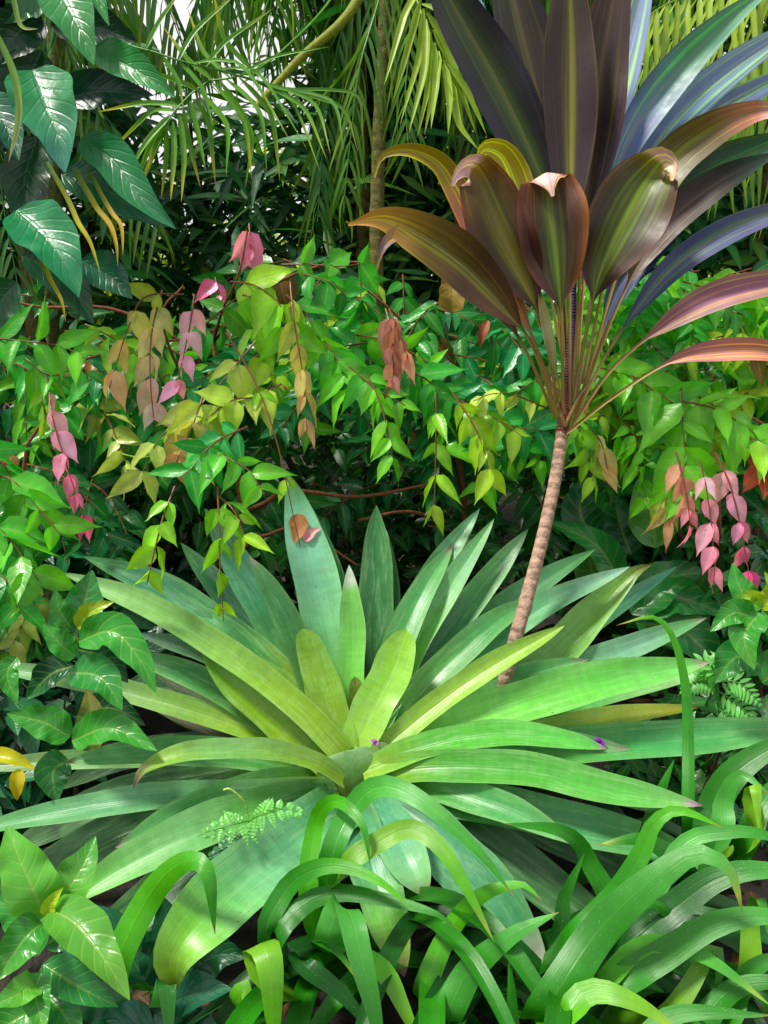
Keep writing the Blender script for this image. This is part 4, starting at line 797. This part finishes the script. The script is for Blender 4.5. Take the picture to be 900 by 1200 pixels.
def near_frond(root, rachis, D, leaflets, w, c0, c1, rw=.006):
    mb = MB(); tube(mb, px(rachis, D), rw, rw * .4, c0 * .9, n=6, nl=30)
    for q in leaflets:
        a, b, c = [np.array(t_, float) for t_ in q]; dz = rng.uniform(-.05, .05)
        pts = [P(a[0], a[1], D), P(*(a * .45 + b * .55 + (b - (a + c) / 2) * .25), D + dz * .6), P(b[0], b[1], D + dz), P(c[0], c[1], D + dz * 1.6)]
        k = rng.uniform(.8, 1.15); e = c1 if rng.random() < .7 else c0 * 1.1
        ribbon(mb, pts, w / F * D * rng.uniform(.85, 1.1), 'linear', [(0, c0 * k), (.55, c0 * k), (.85, e * k), (.97, e * k), (1, S(190, 160, 130))], nl=16, nw=5, fold=.3, hint=(.5, .6), twist=rng.uniform(-.5, .5))
    mb.build('frond', M_PALM, root)
h2 = lambda L, ox, k: [[(ox + x / k, y / k) for x, y in q] for q in L]
near_frond(rp, [(462, -160, .9), (400, -20, .5), (330, 60, .15), (280, 90, .0), (250, 92, .0), (215, 118, .0), (192, 148, -.02)], 2.75, h2([
    [(430, 250), (440, 320), (470, 440)], [(450, 232), (490, 300), (505, 430)], [(468, 216), (535, 310), (530, 412)], [(500, 196), (575, 300), (590, 420)], [(530, 186), (612, 280), (625, 402)], [(560, 182), (640, 290), (656, 424)],
    [(415, 262), (345, 272), (265, 348)], [(402, 270), (340, 340), (303, 402)], [(395, 285), (350, 385), (330, 442)], [(390, 296), (388, 380), (378, 465)], [(405, 285), (408, 380), (400, 472)], [(420, 268), (432, 380), (425, 474)], [(398, 280), (362, 350), (345, 402)],
    [(430, 250), (330, 245), (230, 262)], [(470, 215), (380, 180), (300, 170)], [(500, 190), (430, 130), (380, 60)], [(540, 184), (470, 110), (440, 20)], [(590, 165), (520, 80), (500, -20)], [(445, 236), (466, 320), (482, 400)], [(515, 190), (590, 330), (575, 440)], [(385, 300), (350, 350), (318, 425)]], 0, 2), 11, S(112, 168, 62), S(205, 205, 80))
near_frond(rp, [(462, -160, .8), (472, -60, .4), (492, 10, .1), (512, 65, .0), (532, 118, -.02)], 3.0, h2([
    [(92, 20), (80, 150), (38, 292)], [(98, 45), (92, 180), (58, 312)], [(108, 75), (104, 200), (78, 322)], [(118, 100), (114, 220), (95, 315)], [(128, 120), (120, 220), (110, 302)], [(140, 150), (152, 230), (150, 315)], [(140, 140), (172, 230), (186, 292)], [(150, 150), (202, 230), (240, 315)], [(158, 190), (180, 300), (222, 352)],
    [(86, 0), (60, 100), (20, 240)], [(80, -20), (40, 60), (0, 200)], [(100, 30), (150, 120), (200, 260)], [(115, 70), (170, 180), (215, 310)], [(88, 10), (160, 60), (230, 200)]], 450, 2), 14, PY, PY * 1.1)
pbb = G(60, 4.2)
rp2 = thing('palm', 'palm at the left with long arching dark fronds and withered orange leaflets', 'palm', pbb, 'palms at the back of the bed')
mb = MB(); tube(mb, [pbb, P(62, 300, 3.4), P(66, 0, 3.2), P(50, -140, 3.0)], .04, .03, S(80, 86, 44), n=10, nl=40, ring=.08, rings=18); mb.build('trunk', M_RING, rp2)
near_frond(rp2, [(50, -140, .6), (110, 20, .1), (190, 64, .0), (270, 86, .0), (330, 106, -.02)], 2.65, h2([
    [(440, 150), (580, 170), (680, 330)], [(500, 165), (620, 190), (720, 350)], [(540, 172), (690, 250), (750, 402)], [(580, 182), (720, 265), (765, 372)], [(610, 192), (745, 255), (775, 362)], [(640, 205), (785, 250), (805, 352)], [(660, 212), (808, 262), (838, 352)], [(660, 212), (840, 230), (850, 320)],
    [(420, 145), (480, 220), (500, 300)], [(380, 130), (420, 200), (430, 260)], [(480, 160), (540, 90), (640, 20)], [(420, 140), (470, 60), (560, -20)], [(340, 118), (380, 40), (430, -30)], [(560, 178), (660, 130), (770, 110)]], 0, 2), 8, S(104, 162, 66), S(170, 195, 90))
for pts, n, ln, w, c0, c1, dp, hg, sd in [
    ([(50, -140, 0), (80, 60, .1), (130, 160, .2), (190, 280, .2)], 24, .36, .024, PD, PDG, .4, .8, 13),
    ([(50, -140, 0), (10, 60, .1), (0, 200, .2), (20, 330, .2)], 24, .36, .024, PD, PD, .4, .9, 14)]:
    palm_frond(rp2, pts, 3.0, n, ln, w, c0, c1, droop=dp, seed=sd, hang=hg)
for pts, w, c in [([(80, 235, -.9), (92, 262, -.92), (106, 285, -.93), (118, 322, -.93)], 11, S(190, 185, 70)), ([(112, 242, -.9), (128, 262, -.92), (136, 285, -.93), (138, 312, -.93)], 12, S(200, 175, 70)), ([(130, 248, -.9), (142, 265, -.92), (144, 300, -.93)], 10, S(205, 175, 80)), ([(48, 305, -.9), (60, 330, -.92), (72, 352, -.93), (77, 378, -.93)], 11, S(170, 170, 60))]:
    mb = MB(); ribbon(mb, px([(pts[0][0] - 25, pts[0][1] - 45, -.86)] + pts, 3.1), w / F * 1.2, 'strap', [(0, PDG), (.6, c), (.95, c), (1, S(190, 150, 110))], nl=24, nw=5, fold=.3); mb.build('withered_leaflet', M_DRY, rp2)
for pts, w in [([(-10, 30, -1.0), (14, 80, -1.0), (22, 120, -1.0), (20, 150, -1.0), (10, 190, -1.0)], 8), ([(14, -20, -1.0), (18, 10, -1.0), (26, 32, -1.0), (45, 34, -1.0)], 6)]:
    mb = MB(); ribbon(mb, px(pts, 3.1), w / F * 2.1, 'strap', [(0, PG), (.7, S(150, 180, 100)), (1, S(190, 180, 140))], nl=24, nw=5, fold=.3); mb.build('hanging_leaflet', M_PALM, rp2)
pc = G(985, 3.9)
rp3 = thing('palm', 'palm at the right with bright yellow green hanging leaflets behind the ti leaves', 'palm', pc, 'palms at the back of the bed')
mb = MB(); tube(mb, [pc, P(985, 200, 3.7), P(980, -160, 3.5)], .05, .035, S(110, 100, 50), n=10, nl=40, ring=.08, rings=18); mb.build('trunk', M_RING, rp3)
for pts, n, ln, w, c0, c1, dp, hg, sd in [
    ([(980, -160, 0), (920, -60, -.1), (850, -15, -.2), (780, 5, -.3), (735, 40, -.35)], 24, .5, .034, PY, PY, .2, 1.8, 21),
    ([(980, -160, 0), (950, -20, -.1), (900, 40, -.2), (850, 80, -.25), (790, 130, -.3)], 22, .5, .038, S(150, 190, 90), PY, .2, 2.0, 22),
    ([(980, -160, 0), (960, 40, 0), (900, 110, 0), (830, 190, 0)], 20, .5, .036, S(130, 180, 80), S(150, 190, 90), .2, 2.0, 23),
    ([(980, -160, 0), (880, -90, .2), (800, -20, .3), (740, 80, .3)], 22, .45, .03, PDG, PG, .3, 1.0, 24),
    ([(980, -160, 0), (980, 40, -.2), (950, 160, -.3), (900, 250, -.3)], 20, .36, .03, PG, PY, .25, 1.1, 25)]:
    palm_frond(rp3, pts, 3.4, n, ln, w, c0, c1, droop=dp, seed=sd, hang=hg)

# ------------------------------------------------------------------ dense planting behind
def thicket(name, label, cat, base, rx, ry, h, num, Ln, pal, seed, mat, z0=.1, trunk=.04, group=None, nl=5, wr=.42, gap=0):
    rs = np.random.default_rng(seed); root = thing(name, label, cat, base, group)
    for k in range(4):
        a = rs.uniform(0, 6.28); r = rs.uniform(.2, .7)
        mb = MB(); tube(mb, [base + [rs.normal(0, .06), rs.normal(0, .06), 0], base + [math.cos(a) * rx * r * .4, math.sin(a) * ry * r * .4, h * .45], base + [math.cos(a) * rx * r, math.sin(a) * ry * r, h * .92]], trunk * rs.uniform(.6, 1), trunk * .25, S(82, 66, 42) * .8, n=8, nl=24); mb.build('trunk', M_BARK, root)
    nc = max(12, num // 26); cen = []
    while len(cen) < nc:
        q = rs.uniform(-1, 1, 3)
        if q @ q < 1: cen.append([q[0] * rx, q[1] * ry, z0 + (h - z0) * (q[2] * .5 + .5)])
    cen = np.array(cen) + base; ci = rs.integers(0, nc, num)
    cs = rs.uniform(.55, 1.25, nc)
    pos = cen[ci] + rs.normal(0, 1, (num, 3)) * np.array([rx, ry, h * .4]) * .17
    pos[:, 2] = np.maximum(pos[:, 2], .04)
    a = rs.uniform(0, 6.28, num); dr = np.stack([np.cos(a), np.sin(a), rs.uniform(-1.1, .3, num)], -1)
    nr = np.array([0, -.5, .8]) + rs.normal(0, .45, (num, 3))
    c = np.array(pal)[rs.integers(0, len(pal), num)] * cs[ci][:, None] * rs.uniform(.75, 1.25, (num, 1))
    L = Ln * rs.uniform(.65, 1.25, num); mb = MB()
    leaf_batch(mb, pos, dr, nr, L, L * wr, c, c * 1.1, droop=rs.uniform(0, .4, num), fold=.25, nl=nl)
    mb.build('foliage', mat, root)
    return root
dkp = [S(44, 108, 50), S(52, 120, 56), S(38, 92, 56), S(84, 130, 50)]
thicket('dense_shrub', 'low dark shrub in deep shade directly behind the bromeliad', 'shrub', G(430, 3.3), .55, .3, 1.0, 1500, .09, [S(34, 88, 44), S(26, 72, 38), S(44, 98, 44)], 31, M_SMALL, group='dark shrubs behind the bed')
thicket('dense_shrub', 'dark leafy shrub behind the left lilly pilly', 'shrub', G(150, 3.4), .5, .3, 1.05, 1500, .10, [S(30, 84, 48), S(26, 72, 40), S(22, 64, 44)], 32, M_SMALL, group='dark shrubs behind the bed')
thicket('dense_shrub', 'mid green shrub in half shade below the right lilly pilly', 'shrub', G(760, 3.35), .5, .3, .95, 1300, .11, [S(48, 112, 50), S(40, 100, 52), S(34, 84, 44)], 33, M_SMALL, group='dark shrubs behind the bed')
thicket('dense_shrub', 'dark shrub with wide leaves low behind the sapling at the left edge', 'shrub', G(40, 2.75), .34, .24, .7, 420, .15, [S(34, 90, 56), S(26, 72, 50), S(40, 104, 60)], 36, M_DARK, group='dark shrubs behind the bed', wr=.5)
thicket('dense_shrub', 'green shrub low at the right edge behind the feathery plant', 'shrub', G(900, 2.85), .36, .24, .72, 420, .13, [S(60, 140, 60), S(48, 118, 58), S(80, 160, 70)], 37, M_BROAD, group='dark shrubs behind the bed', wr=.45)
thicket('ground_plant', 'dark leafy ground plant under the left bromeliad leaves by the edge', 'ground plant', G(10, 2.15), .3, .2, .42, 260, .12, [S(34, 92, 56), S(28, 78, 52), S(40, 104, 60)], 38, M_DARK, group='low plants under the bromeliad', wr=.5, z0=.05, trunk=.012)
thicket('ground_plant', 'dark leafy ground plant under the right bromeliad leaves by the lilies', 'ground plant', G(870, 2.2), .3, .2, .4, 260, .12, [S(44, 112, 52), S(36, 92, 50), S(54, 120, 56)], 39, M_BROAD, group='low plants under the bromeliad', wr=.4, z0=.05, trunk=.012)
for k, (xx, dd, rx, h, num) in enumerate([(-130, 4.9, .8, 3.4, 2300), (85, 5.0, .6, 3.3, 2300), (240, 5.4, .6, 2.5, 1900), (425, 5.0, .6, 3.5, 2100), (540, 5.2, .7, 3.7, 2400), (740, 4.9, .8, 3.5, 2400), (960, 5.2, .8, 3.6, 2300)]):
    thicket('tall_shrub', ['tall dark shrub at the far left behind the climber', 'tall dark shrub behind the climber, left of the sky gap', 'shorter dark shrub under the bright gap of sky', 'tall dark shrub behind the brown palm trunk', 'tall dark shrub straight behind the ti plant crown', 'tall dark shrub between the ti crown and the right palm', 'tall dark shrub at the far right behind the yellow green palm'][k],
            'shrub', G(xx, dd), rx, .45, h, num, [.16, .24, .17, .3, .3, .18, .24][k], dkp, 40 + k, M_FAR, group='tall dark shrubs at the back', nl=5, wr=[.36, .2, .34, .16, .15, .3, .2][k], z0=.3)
for k, (xx, dd, hh, nf) in enumerate([(40, 4.6, 2.9, 8), (420, 4.7, 3.1, 10), (530, 4.6, 3.1, 12), (860, 4.7, 3.3, 12)]):
    b = G(xx, dd); rq = thing('palm', ['dark palm in the shade behind the arching left fronds', 'dark palm with hanging leaflets left of the brown palm trunk', 'dark palm with hanging leaflets behind the ti plant crown', 'dark palm behind the bright right palm'][k], 'palm', b, 'palms at the back of the bed')
    rs = np.random.default_rng(90 + k)
    mb = MB(); tube(mb, [b, b + [.03, 0, hh * .5], b + [0, 0, hh]], .045, .03, S(84, 80, 42), n=10, nl=40, ring=.08, rings=20); mb.build('trunk', M_RING, rq)
    for i in range(nf):
        a = R(i * 360 / nf + rs.uniform(-12, 12)); L = rs.uniform(.7, 1.05); dv = np.array([math.cos(a), math.sin(a) * .7, 0]); up = rs.uniform(.0, .7)
        q = [b + [0, 0, hh], b + dv * L * .35 + [0, 0, hh + up * .7], b + dv * L * .75 + [0, 0, hh + up * .5 - .15], b + dv * L + [0, 0, hh - rs.uniform(.3, .9)]]
        palm_frond(rq, q, None, 24, .5, .036, [PD, PDG, PD * 1.4][i % 3], PDG, droop=.35, seed=rs.integers(1, 9999), hang=rs.uniform(.6, 1.3))
for k, (xx, dd, rx, h, num, pal) in enumerate([(-150, 8.5, 1.6, 3.2, 1800, 0), (190, 9.0, 1.5, 1.9, 1700, 1), (480, 8.5, 1.5, 2.9, 1900, 1), (800, 8.6, 1.6, 3.6, 2000, 1), (1100, 8.8, 1.6, 3.8, 1800, 0)]):
    thicket('garden_tree', ['sunlit tree far behind at the left', 'low sunlit tree far behind under the gap of sky', 'sunlit yellow green tree far behind the middle palm', 'sunlit yellow green tree far behind the ti plant', 'sunlit tree far behind at the right'][k],
            'tree', G(xx, dd), rx, .7, h, num, .24, [[S(90, 130, 40), S(70, 110, 40)], [S(190, 205, 60), S(160, 185, 50), S(120, 150, 45)]][pal], 60 + k, M_FAR, group='sunlit trees beyond the bed', nl=4, trunk=.08)  # brighter yellow green palette puts the sunlight into the leaf colour

# ------------------------------------------------------------------ fallen bits
DG_ = []
def lie(x, y, d):
    """distance at which something dropped in direction (x, y) comes to rest on the leaf below it"""
    if not DG_: bpy.context.view_layer.update(); DG_.append(bpy.context.evaluated_depsgraph_get())
    r = nz(P(x, y, 1.) - CAM); ok, hit, *_ = bpy.context.scene.ray_cast(DG_[0], tuple(CAM), tuple(r))
    dd = float((np.array(hit) - CAM) @ FWD) if ok else d
    return dd if abs(dd - d) < .4 else d
def fallen(name, label, cat, pts, D, w, c0, c1, mat=None, prof='ovate', **k):
    if k.get('rest'): pp = [P(x, y, lie(x, y, D + d) - .004) for x, y, d in pts]
    else: pp = px(pts, D)
    mb = MB(); org = pp[0]
    ribbon(mb, [q for q in pp], w / F * D, prof, [(0, c0), (1, c1)], nl=12, nw=7, fold=k.get('fold', .25), wav=.04)
    o = mb.build(name, mat or M_DRY); o['label'] = label; o['category'] = cat
    me = o.data
    me.transform(__import__('mathutils').Matrix.Translation(-__import__('mathutils').Vector(org))); o.location = org
    return o
fallen('fallen_leaf', 'round brown dead leaf stuck on the tallest bluish bromeliad leaf', 'leaf', [(348, 602, .2), (350, 620, .19), (345, 637, .17)], BD, 26, S(165, 110, 70), S(180, 125, 80), rest=1)
fallen('fallen_petal', 'curled pale pink petal stuck beside the brown dead leaf', 'petal', [(356, 634, .165), (366, 624, .17), (376, 619, .17)], BD, 15, S(240, 160, 175), S(245, 185, 195), rest=1)
def flower(label, x, y, D, s, c):
    o = P(x, y, lie(x, y, D) - .006); root = thing('fallen_flower', label, 'flower', o, None)
    for k in range(5):
        a = .5 + k * .5 + x; d = RGT * math.cos(a) + UPC * math.sin(a) * .5 - FWD * rng.uniform(.1, .8)
        mb = MB(); leaf_batch(mb, [o], [d], [nz(-FWD + UP * .6 + rng.normal(0, .6, 3))], s * rng.uniform(.6, 1.1), s * .45, c, c * 1.3, droop=rng.uniform(-.3, .6), fold=.5, prof='lance', nl=7)
        mb.build('petal', M_DRY, root)
flower('small purple flower dropped on the tip of an upper bromeliad leaf', 706, 868, BD - .13, .024, S(150, 60, 190))
flower('tiny lilac flower dropped in the bromeliad heart', 442, 868, BD - .12, .018, S(190, 110, 200))
fallen('yellow_leaf', 'flat yellow leaf caught on a left bromeliad leaf', 'leaf', [(-15, 884, -.02), (12, 888, -.03), (42, 901, -.03)], BD, 20, S(215, 210, 60), S(200, 200, 60), M_SMALL)
fallen('yellow_leaf', 'small yellow leaf hanging below the flat yellow one', 'leaf', [(22, 901, -.035), (20, 918, -.05), (20, 938, -.05)], BD, 18, S(225, 210, 70), S(210, 185, 50), M_SMALL)
fallen('dead_leaf', 'rounded tan dead leaf caught in the twigs left of the ti crown', 'leaf', [(530, 330, 0), (530, 348, -.01), (528, 366, .0)], 2.6, 30, S(150, 125, 60), S(170, 140, 70), prof='blunt')
fallen('dead_leaf', 'shrivelled orange brown dead leaf hanging below the tan one', 'leaf', [(572, 375, 0), (566, 390, -.01), (562, 408, .0)], 2.6, 12, S(170, 100, 60), S(150, 80, 50))

# ------------------------------------------------------------------ light, sky, camera
sc = bpy.context.scene
EL, AZ = R(64), R(262)
w = bpy.data.worlds.new('World'); sc.world = w; w.use_nodes = True
nt = w.node_tree; bgn = nt.nodes['Background']
sky = nt.nodes.new('ShaderNodeTexSky'); sky.sky_type = 'NISHITA'; sky.sun_disc = False
sky.sun_elevation = EL; sky.sun_rotation = AZ; sky.air_density = 1.; sky.dust_density = 4.0; sky.ozone_density = 1.
tcn = nt.nodes.new('ShaderNodeTexCoord'); cl = nt.nodes.new('ShaderNodeTexNoise'); nt.links.new(tcn.outputs['Generated'], cl.inputs['Vector'])
cl.inputs['Scale'].default_value = 1.7; cl.inputs['Detail'].default_value = 5
mr = nt.nodes.new('ShaderNodeMapRange'); nt.links.new(cl.outputs['Fac'], mr.inputs[0]); mr.inputs[1].default_value = .36; mr.inputs[2].default_value = .52
cm = nt.nodes.new('ShaderNodeMix'); cm.data_type = 'RGBA'; nt.links.new(mr.outputs[0], cm.inputs[0]); nt.links.new(sky.outputs[0], cm.inputs[6]); cm.inputs[7].default_value = (6.9, 6.7, 6.8, 1)
nt.links.new(cm.outputs[2], bgn.inputs[0]); bgn.inputs[1].default_value = .15
sd = bpy.data.lights.new('sun', 'SUN'); sd.energy = 5.0; sd.angle = R(11); sd.color = (1, .95, .86)
so = bpy.data.objects.new('sun', sd); C.objects.link(so)
from mathutils import Vector
dirn = Vector((math.cos(EL) * math.sin(AZ), math.cos(EL) * math.cos(AZ), math.sin(EL)))
so.rotation_euler = dirn.to_track_quat('Z', 'Y').to_euler()
cam = bpy.data.cameras.new('camera'); co = bpy.data.objects.new('camera', cam); C.objects.link(co)
co.location = CAM; co.rotation_euler = (math.pi / 2 - PITCH, 0, 0)
cam.sensor_fit = 'VERTICAL'; cam.sensor_height = 24; cam.lens = 12 / math.tan(FOV / 2); cam.clip_end = 500; cam.clip_start = .02
sc.camera = co
sc.view_settings.view_transform = 'Standard'; sc.view_settings.look = 'None'; sc.view_settings.exposure = 0; sc.view_settings.gamma = 1
sc.cycles.max_bounces = 8; sc.cycles.diffuse_bounces = 4; sc.cycles.transmission_bounces = 4; sc.cycles.use_denoising = True
